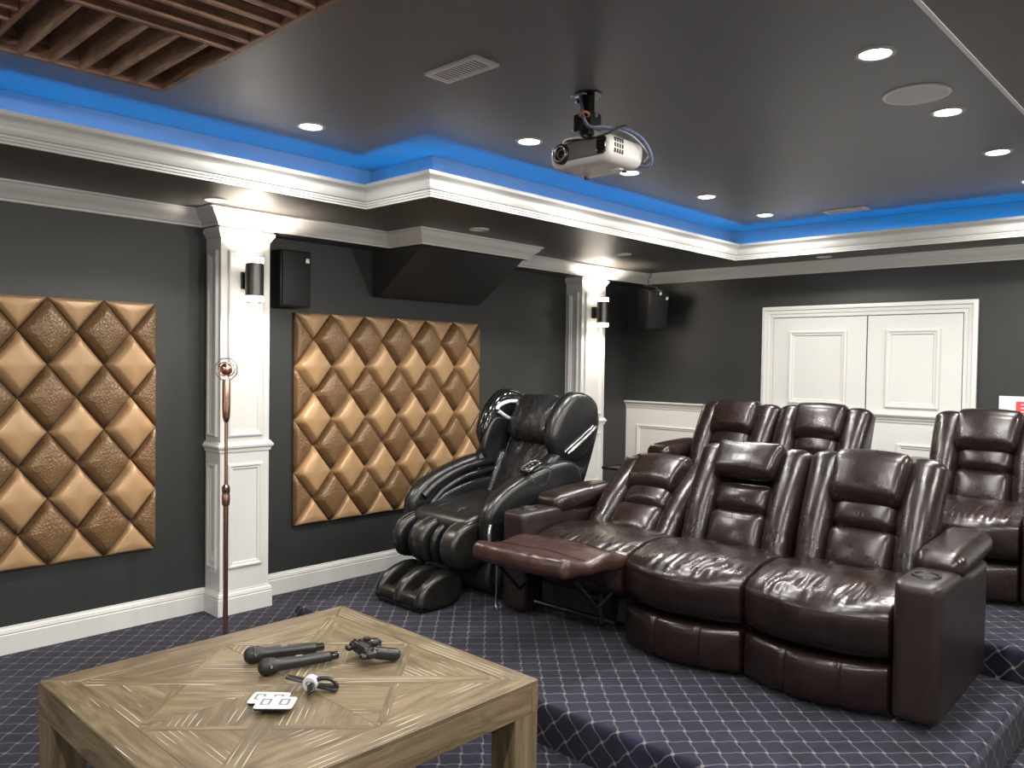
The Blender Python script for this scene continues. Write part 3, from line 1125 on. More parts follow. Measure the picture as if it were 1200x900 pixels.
m_ = empty('ceiling_mount', (2.535 - 2.585, 0.0, ZC - 2.335), parent=e)
obj('ceiling_plate', lathe_bm([(0.0, -0.006), (0.055, -0.006), (0.060, 0.0), (0.0, 0.0)], 20), 'black_plastic', m_, smooth=40)
zl = 2.402 - ZC
obj('post', box_bm(-0.022, 0.022, -0.020, 0.020, zl + 0.03, -0.006, 0.003), 'black_plastic', m_)
obj('bracket', box_bm(-0.045, 0.045, -0.035, 0.035, zl + 0.045, zl + 0.115, 0.004), 'black_plastic', m_)
for ang in (0.5, 2.4, 3.9, 5.5):
    obj('arm', tube_bm([(0, 0, zl + 0.02), (0.07 * math.cos(ang), 0.06 * math.sin(ang), zl + 0.012), (0.085 * math.cos(ang), 0.075 * math.sin(ang), zl - 0.002)], 0.009, 8), 'black_plastic', m_, smooth=60)
for px, py, pz in ((-0.052, -0.01, zl + 0.10), (0.052, -0.012, zl + 0.10), (-0.05, -0.02, zl + 0.06), (-0.03, -0.03, -0.03)):
    obj('screw', lathe_bm([(0.0, -0.008), (0.007, -0.008), (0.009, -0.004), (0.009, 0.004), (0, 0.006)], 10, 'X'), 'silver', m_, loc=(px, py, pz), smooth=40)
obj('wing_plate', soft_bm(0.07, 0.02, 0.008, r=0.004, n=4), 'silver', m_, loc=(-0.01, -0.045, -0.012), smooth=180)
c = catmull([(2.525, 2.565, 2.585), (2.54, 2.555, 2.54), (2.56, 2.545, 2.49), (2.575, 2.55, 2.455), (2.63, 2.56, 2.435), (2.72, 2.60, 2.425), (2.765, 2.66, 2.39), (2.775, 2.71, 2.33), (2.745, 2.735, 2.30), (2.70, 2.728, 2.31)], 8, False)
obj('cable', tube_bm(pc(c), 0.0065, 8), 'cable_blue', smooth=60, parent=e, label='blue cable')
c = catmull([(2.53, 2.56, 2.57), (2.55, 2.55, 2.51), (2.57, 2.542, 2.475), (2.60, 2.545, 2.445), (2.66, 2.565, 2.437), (2.74, 2.62, 2.40), (2.765, 2.70, 2.34), (2.73, 2.73, 2.32)], 8, False)
obj('cable', tube_bm(pc(c), 0.0035, 8), 'cable_grey', smooth=60, parent=e, label='thin grey cable')
c = catmull([(2.585, 2.50, 2.455), (2.60, 2.478, 2.40), (2.64, 2.475, 2.375), (2.70, 2.49, 2.38), (2.752, 2.53, 2.41), (2.75, 2.57, 2.425)], 8, False)
obj('cable', tube_bm(pc(c), 0.004, 8), 'black_plastic', smooth=60, parent=e, label='black cable')
obj('cable_tie', tube_bm(pc(catmull([(2.545, 2.54, 2.497), (2.575, 2.53, 2.505), (2.58, 2.552, 2.50), (2.555, 2.57, 2.494)], 6)), 0.005, 8), 'orange_tie', smooth=60, parent=e, label='orange cable tie')

# ------------------------------------------------------------------ wall sconces


def sconce(y, z, lab):
    e = empty('wall_sconce', (0.18, y, z), label=lab, cat='wall light', group='column wall lights')
    obj('back_plate', box_bm(0.0, 0.018, -0.035, 0.035, -0.05, 0.05, 0.003), 'dark_metal', e)
    obj('bracket', box_bm(0.015, 0.06, -0.018, 0.018, -0.05, 0.05, 0.002), 'dark_metal', e)
    R = 0.052
    X = 0.100
    obj('cylinder', lathe_bm([(R * 0.8, -0.095), (R, -0.095), (R, 0.095), (R * 0.8, 0.095)], 28), 'gunmetal', e, loc=(X, 0, 0), smooth=40)
    for s in (-1, 1):
        obj('glass_ring', lathe_bm([(R * 0.86, s * 0.094), (R * 0.97, s * 0.095), (R * 0.97, s * 0.128), (R * 0.86, s * 0.129)], 28), 'sconce_glow', e, loc=(X, 0, 0), smooth=40)
        obj('cap_ring', lathe_bm([(R * 0.84, s * 0.128), (R, s * 0.128), (R, s * 0.133), (R * 0.84, s * 0.133), (R * 0.84, s * 0.128)], 28), 'dark_metal', e, loc=(X, 0, 0), smooth=40)
        ld = bpy.data.lights.new('sconce_lamp', 'SPOT')
        ld.energy = SCONCE_W
        ld.color = (1.0, 0.86, 0.72)
        ld.spot_size = math.radians(140)
        ld.spot_blend = 0.6
        ld.shadow_soft_size = 0.03
        lo = bpy.data.objects.new('sconce_lamp', ld)
        COL.objects.link(lo)
        lo.parent = e
        lo.location = (X, 0, s * 0.138)
        lo.rotation_euler = (0, 0 if s < 0 else PI, 0)


sconce(2.365, 1.962, 'up and down cylinder wall light on the nearer white column')
sconce(5.71, 1.958, 'up and down cylinder wall light on the far white column')

# ------------------------------------------------------------------ wall speakers


def wall_speaker(loc, rot, size, lab, bracket):
    e = empty('wall_speaker', loc, label=lab, cat='speaker', group='black surround speakers')
    e.rotation_euler = rot
    sx, sy, sz = size

    def tp(q, nx, ny, nz):
        return (q.x * (1 - 0.10 * (0.5 - nz * 0.5) * 0), q.y + (0.02 * nz if ny < 0 else 0), q.z)
    obj('cabinet', box_bm(-sx / 2, sx / 2, 0.0, sy, -sz / 2, sz / 2, 0.006), 'black_plastic', e, smooth=40)
    obj('grille', box_bm(-sx / 2 + 0.008, sx / 2 - 0.008, -0.014, 0.001, -sz / 2 + 0.008, sz / 2 - 0.008, 0.005), 'black_matte', e, smooth=40)
    obj('badge', box_bm(sx / 2 - 0.045, sx / 2 - 0.020, -0.017, -0.013, sz / 2 - 0.075, sz / 2 - 0.045, 0.001), 'silver', e)
    if bracket:
        obj('bracket', box_bm(-0.030, 0.030, -0.004, 0.06, sz / 2, sz / 2 + 0.008, 0.002), 'grey_metal', e)
        obj('bracket_arm', tube_bm([(0, 0.03, sz / 2 + 0.004), (0.0, 0.08, sz / 2 + 0.03), (0, sy + 0.06, sz / 2 + 0.03)], 0.008, 8), 'grey_metal', e, smooth=60)
        obj('clip', box_bm(-0.012, 0.012, -0.016, 0.0, sz / 2 - 0.035, sz / 2 - 0.005, 0.002), 'silver', e)
    return e


wall_speaker((0.12, 2.735, 2.01), (0, 0, math.radians(90)), (0.215, 0.115, 0.355), 'flat black speaker on the wall beside the nearer column', False)
wall_speaker((0.52, 6.22, 1.995), (math.radians(9), 0, math.radians(66)), (0.21, 0.22, 0.35), 'black speaker hung from a bracket in the far corner', True)
c = catmull([(0.275, 6.345, 2.195), (0.262, 6.41, 2.22), (0.262, 6.44, 2.262), (0.29, 6.40, 2.31), (0.32, 6.395, 2.345), (0.325, 6.39, 2.36)], 6, False)
obj('speaker_cable', tube_bm(c, 0.004, 6), 'black_plastic', smooth=60, label='black cable crossing the crown moulding to the corner speaker', cat='cable')

# notice on the back wall
e = empty('wall_notice', (3.36, YB - 0.001, 1.235), label='white notice board with a red patch on the back wall at the photo edge', cat='notice')
obj('board', box_bm(-0.165, 0.165, -0.014, 0.0, -0.09, 0.08, 0.002), 'white_plastic', e)
obj('red_patch', box_bm(-0.060, 0.155, -0.0155, -0.0138, -0.06, 0.045), 'print_red', e)
for k in range(5):
    obj('print_line', box_bm(-0.150, -0.080, -0.0150, -0.0138, 0.045 - k * 0.024, 0.049 - k * 0.024), 'vent_white', e)
for k in range(3):
    obj('print_line', box_bm(-0.03, 0.10, -0.0165, -0.0150, 0.020 - k * 0.024, 0.026 - k * 0.024), 'white_plastic', e)
# ------------------------------------------------------------------ reclining sofas


def make_sofa(name, label, cat, group, loc, rz, nseat, sw, recl, flip, worn=None, legs_up=None):
    """front edge at local y = 0, floor at local z = 0, seats side by side along local x"""
    root = empty(name, loc, rz, label=label, cat=cat, group=group)
    AW = 0.168
    W = nseat * sw + 2 * AW
    L = 'brown_leather'
    # hidden carcass and glides
    obj('base_frame', box_bm(-nseat * sw / 2 + 0.005, nseat * sw / 2 - 0.005, 0.12, 0.74, 0.07, 0.27, 0.01), 'black_matte', root)
    for sx in (-1, 1):
        for y in (0.14, 0.70):
            obj('foot', lathe_bm([(0.0, 0.0), (0.022, 0.0), (0.026, 0.008), (0.026, 0.072), (0.0, 0.072)], 14), 'black_plastic', root, loc=(sx * (W / 2 - AW * 0.5), y, 0), smooth=40)
    for i in range(nseat):
        cx = -nseat * sw / 2 + (i + 0.5) * sw
        up = legs_up is not None and i in legs_up
        lm = 'brown_leather_worn' if (worn is not None and i in worn) else L

        def bow(q, nx, ny, nz, i=i):
            f = max(0.0, -ny)
            y = q.y - 0.080 * f * (1 - nx * nx) - 0.005 * f * (1 - nz * nz)
            z = q.z - 0.045 * max(0, ny) * max(0.0, nz)
            if nz > 0:
                z -= nz * (0.034 * max(0.0, -ny - 0.40) / 0.60 + 0.012 * max(0.0, -ny) * abs(nx) ** 4)
                # gathered leather over the front roll
                m = max(0.0, 1 - abs(-ny - 0.72) / 0.34) * (1 - abs(nx) ** 6)
                s_ = noise.noise(Vector((q.x * 33 + i * 9.0, q.y * 7, 0.5)))
                z += 0.0150 * nz * m * (0.45 - abs(s_) * 1.6)
            return (q.x, y, z)
        seat = soft('seat_cushion', (cx, 0.335, 0.348), (sw - 0.004, 0.63, 0.245), L, root, r=(0.014, 0.055, 0.060), n=(96, 34, 12), bulge=(0, 0.014, 0.012),
                    deform=bow, wr=0.0012, wf=(9, 9, 9), seed=i * 3.1)
        # stitched seam along the front roll
        zs_ = 0.062
        nzs = zs_ / 0.1225
        seam = []
        for k in range(25):
            u_ = -0.96 + 1.92 * k / 24
            seam.append((u_ * (sw - 0.004) / 2, -0.3155 - (0.014 * (1 - nzs ** 2) + 0.080) * (1 - u_ * u_) - 0.005 * (1 - nzs ** 2) + 0.002, zs_ - nzs * (0.034 + 0.012 * abs(u_) ** 4)))
        obj('seam', tube_bm(seam, 0.0028, 6), L, seat, smooth=60)
        # tufted pads where the seat meets the back
        for px in (-sw * 0.24, sw * 0.24):
            soft('seat_pad', (px, 0.06, 0.105), (sw * 0.36, 0.19, 0.030), L, seat, r=(0.04, 0.04, 0.012), n=8, bulge=(0, 0, 0.008), wr=0.001)
        if not up:
            def bow2(q, nx, ny, nz):
                y = q.y - 0.082 * (1 - nx * nx)
                for s_ in (-0.30, 0.42):
                    y += 0.016 * math.exp(-((nx - s_) / 0.022) ** 2) * (1 if ny < 0 else 0)
                return (q.x, y, q.z)
            soft('footrest_panel', (cx, 0.062, 0.118), (sw - 0.008, 0.085, 0.185), L, root, r=(0.012, 0.025, 0.025), n=(120, 6, 10), bulge=(0, 0.012, 0.0), deform=bow2, wr=0.0008, wf=(14, 5, 8), seed=i)
        else:
            a = math.radians(-4)

            def fr(q, nx, ny, nz):
                return (q.x * (1 - 0.03 * max(0, -ny)), q.y - 0.02 * max(0, -ny) * (1 - nx * nx), q.z + 0.012 * math.sin(ny * 5.0) * max(0.0, nz))
            ft = soft('footrest', (cx + 0.0, -0.165, 0.415), (sw - 0.01, 0.52, 0.075), 'brown_leather_worn', root, r=(0.03, 0.035, 0.03), n=(40, 40, 8), bulge=(0.0, 0.006, 0.014), rot=(a, 0, 0),
                      deform=fr, wr=0.0045, wf=(16, 9, 9), seed=8.2)
            for y_ in (-0.10, 0.10):
                obj('seam', tube_bm([((-0.5 + k / 14) * (sw - 0.05), y_ + 0.012 * math.sin(k * 0.9), 0.0455 + 0.010 * (1 - ((k - 7) / 7) ** 2) + 0.012 * math.sin(y_ / 0.26 * 5)) for k in range(15)], 0.0022, 6), 'brown_leather_worn', ft, smooth=60)
            mech = obj('linkage_bar', tube_bm([(cx - sw * 0.40, 0.15, 0.30), (cx - sw * 0.40, -0.12, 0.20), (cx - sw * 0.40, -0.30, 0.37)], 0.010, 8), 'dark_metal', root, smooth=60)
            obj('linkage_bar', tube_bm([(cx - sw * 0.36, 0.20, 0.18), (cx - sw * 0.36, -0.20, 0.37)], 0.010, 8), 'dark_metal', root, smooth=60)
            obj('linkage_bar', tube_bm([(cx + sw * 0.40, 0.15, 0.30), (cx + sw * 0.40, -0.12, 0.20), (cx + sw * 0.40, -0.30, 0.37)], 0.010, 8), 'dark_metal', root, smooth=60)
            obj('linkage_bar', tube_bm([(cx + sw * 0.36, 0.20, 0.18), (cx + sw * 0.36, -0.20, 0.37)], 0.010, 8), 'dark_metal', root, smooth=60)
            obj('cross_bar', tube_bm([(cx - sw * 0.42, 0.02, 0.10), (cx + sw * 0.42, 0.02, 0.10)], 0.010, 8), 'dark_metal', root, smooth=60)
            obj('motor', lathe_bm([(0, -0.06), (0.028, -0.06), (0.032, -0.05), (0.032, 0.05), (0.028, 0.06), (0, 0.06)], 16, 'X'), 'dark_metal', root, loc=(cx + sw * 0.15, 0.12, 0.17), smooth=40)
            obj('bracket_plate', box_bm(cx + sw * 0.30, cx + sw * 0.33, -0.02, 0.14, 0.09, 0.24, 0.004), 'dark_metal', root)
        # ---- backrest, hinged at the rear of the seat
        ang = math.radians(recl[i])
        yh, zh = (0.53, 0.385) if not up else (0.50, 0.375)
        bk = soft('backrest', (cx, yh, zh), (sw - 0.03, 0.085, 0.60), L, root, r=(0.03, 0.035, 0.06), n=(8, 5, 10), rot=(-ang, 0, 0),
                  deform=lambda q, nx, ny, nz: (q.x, q.y + 0.115, q.z + 0.28), bulge=(0, 0.01, 0))
        ww = sw * 0.272
        for s in (-1, 1):
            def wing(q, nx, ny, nz):
                k = 1 + 0.10 * nz
                z = q.z
                if ny < 0:   # folds where the wing meets the seat
                    m = max(0.0, 1 - abs(nz + 0.62) / 0.36)
                    y0 = 0.0060 * m * noise.noise(Vector((q.x * 9 + s, q.y * 4, q.z * 52 + i)))
                else:
                    y0 = 0.0
                return (q.x * k, q.y * (1.0 + 0.10 * math.cos(nz * 2.0)) + 0.020 * nz - 0.018 * math.cos(nz * 1.6) + y0, z)
            soft('wing', (s * (sw / 2 - ww / 2 - 0.003), 0.035, 0.285), (ww, 0.185, 0.625), L, bk, r=(ww * 0.46, 0.075, 0.055), n=(16, 14, 44), deform=wing,
                 wr=0.0008, wf=(10, 10, 14), seed=i * 1.7 + s)
            # piping down the outer edge
            pp = [(s * (sw / 2 - 0.012), 0.075 + 0.02 * (z_ / 0.3 - 1), z_) for z_ in [0.03 + k * 0.035 for k in range(15)]]
            obj('piping', tube_bm(pp, 0.003, 6), L, bk, smooth=60)
        cw = sw - 2 * ww + 0.01
        soft('lower_cushion', (0, 0.010, 0.125), (cw + 0.02, 0.15, 0.225), L, bk, r=(0.05, 0.06, 0.05), n=(14, 10, 14), bulge=(0, 0.022, 0), wr=0.0022, wf=(14, 10, 9), seed=i + 5.5)
        soft('lumbar_cushion', (0, 0.022, 0.300), (cw + 0.015, 0.15, 0.165), L, bk, r=(0.05, 0.06, 0.05), n=(14, 10, 14), bulge=(0, 0.024, 0), wr=0.0014, wf=(10, 10, 9), seed=i + 2.5)
        if flip[i]:
            hr = soft('headrest', (0, -0.055, 0.492), (cw + 0.050, 0.105, 0.200), L, bk, r=(0.025, 0.045, 0.045), n=(16, 10, 14), bulge=(0, 0.014, 0.0), rot=(math.radians(-16), 0, 0), wr=0.0012,
                      deform=lambda q, nx, ny, nz: (q.x * (1 + 0.07 * nz), q.y, q.z))
        else:
            hr = soft('headrest', (0, -0.004, 0.458), (cw + 0.045, 0.190, 0.258), L, bk, r=(0.030, 0.07, 0.075), n=(16, 14, 18), bulge=(0, 0.020, 0.004), rot=(math.radians(-4), 0, 0), wr=0.0012,
                      deform=lambda q, nx, ny, nz: (q.x * (1 + 0.05 * nz), q.y, q.z + 0.012 * (1 - nx * nx) * max(0, nz)))
        # gathered seam at the side of the headrest
        pts = [((cw / 2 + 0.018) * 1.0, -0.02 + 0.085 * math.sin(k / 10 * PI * 0.9 - 0.4) * 0 + 0.055, 0.10 - k * 0.021) for k in range(11)]
        for k in range(0, 10):
            p, q = pts[k], pts[k + 1]
        obj('gathered_seam', tube_bm([(p[0] * (1 + 0.012 * (k % 2)), p[1], p[2]) for k, p in enumerate(pts)], 0.005, 6), L, hr, smooth=60)
    # ---- arms
    for s in (-1, 1):
        ax = s * (W / 2 - AW / 2)

        def armshape(q, nx, ny, nz):
            return (q.x, q.y, q.z - max(0.0, nz) * 0.035 * max(0, min(1, (ny + 0.05) / 0.25)))
        arm = soft('armrest', (ax, 0.385, 0.295), (AW - 0.004, 0.80, 0.52), 'brown_side', root, r=(0.035, 0.045, 0.022), n=(10, 20, 14), deform=armshape)
        # stitched front welt
        pad = soft('arm_pad', (ax, 0.545, 0.575), (AW + 0.024, 0.56, 0.105), L, root, r=(0.05, 0.06, 0.048), n=(14, 18, 12), bulge=(0, 0, 0.010), wr=0.0015,
                   deform=lambda q, nx, ny, nz: (q.x, q.y, q.z + 0.012 * ny))
        for d_ in (0.0, 0.018):
            obj('welt', tube_bm([(0.096 * math.cos(t_), -0.165 + d_, 0.052 * math.sin(t_) - 0.004) for t_ in [PI * k / 12 for k in range(13)]], 0.0028, 6), L, pad, smooth=60)
        ring = obj('cup_holder', lathe_bm([(0.040, 0.556), (0.042, 0.562), (0.050, 0.563), (0.053, 0.556), (0.046, 0.553)], 28), 'dark_metal', root, loc=(ax, 0.125, 0), smooth=40)
        obj('cup_well', lathe_bm([(0.0, 0.5562), (0.0405, 0.5562), (0.0405, 0.5548)], 28), 'hollow', ring, smooth=40)
    return root


make_sofa('reclining_sofa', 'three seat brown leather reclining sofa in the front row, one footrest raised', 'sofa', 'brown leather theatre seating',
          (2.698, 3.100, Z1), math.radians(2.0), 3, 0.595, [47, 24, 22], [False, True, False], worn=[0], legs_up=[0])
make_sofa('reclining_sofa', 'two seat brown leather reclining sofa in the back row before the white doors', 'sofa', 'brown leather theatre seating',
          (2.110, 4.60, Z2), 0.0, 2, 0.615, [24, 23], [False, False])
make_sofa('recliner_armchair', 'single brown leather recliner in the back row, cut by the photo edge', 'armchair', 'brown leather theatre seating',
          (3.412, 4.60, Z2), 0.0, 1, 0.605, [20], [False])

# little black tray table at the end of the back row
e = empty('side_table', (1.105, 4.93, Z2), 0.0, label='small black tray table at the end of the back row sofa', cat='side table')
obj('tray_top', box_bm(-0.14, 0.14, -0.11, 0.11, 0.405, 0.417, 0.003), 'black_plastic', e)
obj('rim', frame_loop_bm(-0.14, 0.14, -0.11, 0.11, [(0, 0.0), (0, 0.008), (0.006, 0.008), (0.006, 0.0)], lambda u, v, o: (u, v, 0.417 + o)), 'dark_metal', e)
obj('pole', tube_bm([(0, 0, 0.015), (0, 0, 0.405)], 0.012, 12), 'black_plastic', e, smooth=60)
obj('base', lathe_bm([(0, 0), (0.10, 0), (0.10, 0.008), (0.02, 0.016), (0, 0.016)], 24), 'black_plastic', e, smooth=40)
# ------------------------------------------------------------------ massage chair (front at local y = 0, floor z = 0)
mc = empty('massage_chair', (1.192, 2.800, Z1), math.radians(0.6), label='big black leather massage chair with padded calf and foot wells', cat='massage chair')
BL, BS, OL = 'black_leather', 'black_soft', 'olive_leather'
# foot unit: low tray, rolled toe lip, three bolsters with two wells between
foot = obj('foot_unit', slab_bm([(0.03, 0.004), (0.01, 0.05), (0.05, 0.090), (0.14, 0.10), (0.26, 0.11), (0.30, 0.06), (0.25, 0.004)], -0.195, 0.195, r=0.02), 'black_gloss', mc, smooth=50)
foot.location = (0.0, -0.085, 0.0)
foot.scale = (0.94, 1.0, 0.88)
FB = [(0.005, 0.03), (-0.008, 0.09), (0.03, 0.160), (0.11, 0.208), (0.20, 0.225), (0.28, 0.205), (0.30, 0.08), (0.18, 0.005)]
for x0, x1 in ((-0.212, -0.150), (-0.046, 0.030), (0.138, 0.212)):
    fb = obj('foot_bolster', slab_bm(FB, x0, x1, r=0.032, steps=5), OL, foot, smooth=50)
    obj('seam', tube_bm(catmull([((x0 + x1) / 2, y - 0.002, z) for y, z in FB[0:6]], 5, False), 0.0025, 6), BL, fb, smooth=60)
for x0, x1 in ((-0.163, -0.036), (0.020, 0.152)):
    obj('toe_lip', slab_bm([(0.005, 0.04), (-0.006, 0.085), (0.008, 0.105), (0.040, 0.112), (0.070, 0.095), (0.07, 0.04)], x0, x1, r=0.012), OL, foot, smooth=50)
    obj('well_back', slab_bm([(0.20, 0.06), (0.190, 0.13), (0.22, 0.185), (0.28, 0.20), (0.30, 0.10)], x0, x1, r=0.012), BL, foot, smooth=50)
    obj('sole_pad', slab_bm([(0.06, 0.07), (0.07, 0.104), (0.13, 0.112), (0.17, 0.10), (0.17, 0.07)], x0 + 0.02, x1 - 0.02, r=0.012), BS, foot, smooth=50)
# calf unit: upright pads with channels between
calf_back = obj('calf_unit', slab_bm([(0.20, 0.21), (0.17, 0.30), (0.22, 0.39), (0.34, 0.42), (0.42, 0.36), (0.38, 0.22)], -0.25, 0.25, r=0.03), 'black_matte', mc, smooth=50)
FPR = [(0.130, 0.215), (0.078, 0.285), (0.078, 0.360), (0.130, 0.425), (0.22, 0.452), (0.32, 0.44), (0.36, 0.33), (0.27, 0.21)]
for x0, x1, m_ in ((-0.262, -0.185, BL), (-0.162, -0.118, BL), (-0.092, 0.008, OL), (0.026, 0.072, BL), (0.140, 0.262, OL)):
    fp = FPR
    if x1 - x0 < 0.07:
        fp = [(y + 0.035, z - 0.010) for y, z in FPR]
    fin = obj('calf_pad', slab_bm(fp, x0, x1, r=min(0.030, (x1 - x0) * 0.45), steps=5), m_, calf_back, smooth=50)
    if x1 - x0 > 0.07:
        for xx in (x0 + 0.020, x1 - 0.020):
            path = catmull([(xx, y + 0.003, z) for y, z in fp[0:6]], 5, False)
            obj('seam', tube_bm(path, 0.0045, 6), BL, fin, smooth=60)
# seat
soft('seat', (0, 0.50, 0.430), (0.50, 0.60, 0.16), BL, mc, r=(0.05, 0.07, 0.06), n=12, bulge=(0, 0.01, 0.02), rot=(math.radians(6), 0, 0), wr=0.002)
for xx in (-0.085, 0.085):
    obj('seat_seam', tube_bm([(xx, 0.21 + k * 0.04, 0.498 + 0.003 * k + (0.0 if k > 1 else -0.02 * (2 - k) ** 1.4)) for k in range(9)], 0.003, 6), BS, mc, smooth=60)
# plinth and mechanism
obj('plinth', slab_bm([(0.40, 0.03), (0.40, 0.30), (0.60, 0.42), (1.05, 0.42), (1.25, 0.30), (1.28, 0.03)], -0.27, 0.27, r=0.03), 'black_matte', mc, smooth=50)
for s in (-1, 1):
    obj('floor_skid', box_bm(s * 0.30 - 0.04, s * 0.30 + 0.04, 0.42, 1.28, 0.0, 0.05, 0.01), 'black_plastic', mc)
    obj('side_skirt', slab_bm([(0.34, 0.10), (0.36, 0.30), (0.40, 0.44), (0.80, 0.50), (1.20, 0.42), (1.30, 0.12), (0.9, 0.04), (0.45, 0.05)], s * 0.33 - 0.03, s * 0.33 + 0.03, r=0.02), BL, mc, smooth=50)
# arms
ARM = [(0.27, 0.32), (0.235, 0.45), (0.26, 0.545), (0.38, 0.635), (0.58, 0.705), (0.82, 0.750), (1.00, 0.735), (1.07, 0.62), (1.02, 0.44), (0.85, 0.34), (0.55, 0.30)]
for s in (-1, 1):
    a_ = obj('arm', slab_bm(ARM, min(s * 0.268, s * 0.372), max(s * 0.268, s * 0.372), r=0.045, steps=6, bulge=0.012), BL, mc, smooth=50)
    # inner cushions of the arm
    obj('inner_cushion', slab_bm([(0.38, 0.42), (0.40, 0.51), (0.58, 0.575), (0.86, 0.61), (0.95, 0.55), (0.90, 0.42), (0.60, 0.38)], min(s * 0.225, s * 0.29), max(s * 0.225, s * 0.29), r=0.03, steps=4), BL, a_, smooth=50)
    for q_, rr in ((0.0, 0.026), (0.055, 0.020)):
        path = catmull([(s * (0.265 - q_ * 0.2), 0.32 + q_, 0.53 - q_), (s * (0.255 - q_ * 0.2), 0.44 + q_ * 0.5, 0.612 - q_), (s * (0.25 - q_ * 0.2), 0.64, 0.675 - q_), (s * (0.25 - q_ * 0.2), 0.88, 0.705 - q_)], 6, False)
        obj('arm_roll', tube_bm(path, rr, 10), BL, a_, smooth=60)
    path = catmull([(s * 0.376, y, z) for y, z in ARM[1:7]], 5, False)
    if s < 0:
        path = catmull([(s * 0.335, y - 0.004, z + 0.004) for y, z in ARM[1:4]], 5, False)
    obj('arm_seam', tube_bm(path, 0.003, 6), BL, a_, smooth=60)
# chrome handle at the front of the near arm
obj('chrome_handle', tube_bm(catmull([(0.372, 0.252, 0.30), (0.380, 0.232, 0.36), (0.380, 0.228, 0.42), (0.372, 0.245, 0.46)], 6, False), [0.010] * 19, 8), 'silver', mc, smooth=60, label='curved chrome handle')
obj('floor_hook', tube_bm(catmull([(0.40, 0.27, 0.24), (0.40, 0.268, 0.10), (0.402, 0.262, 0.03), (0.43, 0.25, 0.012)], 6, False), 0.005, 8), 'grey_metal', mc, smooth=60)
# remote on the near arm, with its lead
rm = obj('remote', soft_bm(0.075, 0.17, 0.022, r=0.010, n=6), 'black_gloss', mc, loc=(0.325, 0.62, 0.738), rot=(math.radians(14), 0, math.radians(12)), smooth=180)
obj('remote_trim', tube_bm([(0.036 * math.cos(t_), 0.083 * math.sin(t_), 0.011) for t_ in [2 * PI * k / 24 for k in range(25)]], 0.0025, 6), 'silver', rm, smooth=60)
for k in range(3):
    obj('button', lathe_bm([(0.0, 0.014), (0.007, 0.013), (0.008, 0.010)], 10), 'silver', rm, loc=(0, -0.05 + k * 0.035, 0.0), smooth=60)
obj('holder', soft_bm(0.06, 0.10, 0.03, r=0.012, n=6), 'black_plastic', mc, loc=(0.325, 0.66, 0.722), rot=(math.radians(12), 0, 0), smooth=180)
obj('remote_lead', tube_bm(catmull([(0.34, 0.70, 0.74), (0.385, 0.72, 0.72), (0.402, 0.68, 0.66), (0.404, 0.62, 0.64), (0.397, 0.57, 0.665), (0.36, 0.555, 0.715)], 6, False), 0.003, 6), 'black_plastic', mc, smooth=60)

# ---- backrest assembly, reclined
BR = math.radians(27)
bk = empty('backrest', (-0.02, 0.80, 0.41), parent=mc)
bk.rotation_euler = (-BR, 0, 0)
# shell behind
obj('shell', slab_bm([(0.10, -0.05), (0.06, 0.30), (0.05, 0.60), (0.08, 0.76), (0.16, 0.80), (0.25, 0.72), (0.28, 0.35), (0.24, 0.0)], -0.31, 0.31, r=0.06, steps=5), 'black_gloss', bk, smooth=50)
# soft wrinkled centre pad
soft('back_pad', (0, 0.055, 0.27), (0.40, 0.11, 0.60), BS, bk, r=(0.05, 0.05, 0.06), n=(24, 8, 30), bulge=(0, 0.015, 0), wr=0.010, wf=(20, 6, 6), seed=4.4)
for s in (-1, 1):
    soft('side_pad', (s * 0.215, 0.02, 0.20), (0.075, 0.10, 0.42), BS, bk, r=(0.03, 0.04, 0.05), n=(8, 8, 20), wr=0.005, wf=(18, 8, 18), seed=s * 2.0)
    obj('pad_piping', tube_bm([(s * 0.185, -0.005, 0.02 + k * 0.05) for k in range(12)], 0.004, 6), BL, bk, smooth=60)
# head pillow
hp = soft('head_pillow', (0, -0.015, 0.630), (0.400, 0.13, 0.32), BS, bk, r=(0.09, 0.055, 0.09), n=(22, 10, 22), bulge=(0, 0.03, 0), wr=0.010, wf=(16, 5, 4), seed=9.0)
hpp = [(0.200 * math.copysign(abs(math.cos(t_)) ** 0.6, math.cos(t_)), 0.0, 0.162 * math.copysign(abs(math.sin(t_)) ** 0.6, math.sin(t_))) for t_ in [2 * PI * k / 40 for k in range(41)]]
obj('piping', tube_bm(hpp, 0.005, 6), BL, hp, smooth=60)
soft('top_flap', (0, 0.075, 0.765), (0.40, 0.20, 0.05), BS, bk, r=(0.05, 0.06, 0.022), n=(16, 10, 6), wr=0.005, wf=(22, 6, 6), rot=(math.radians(16), 0, 0))
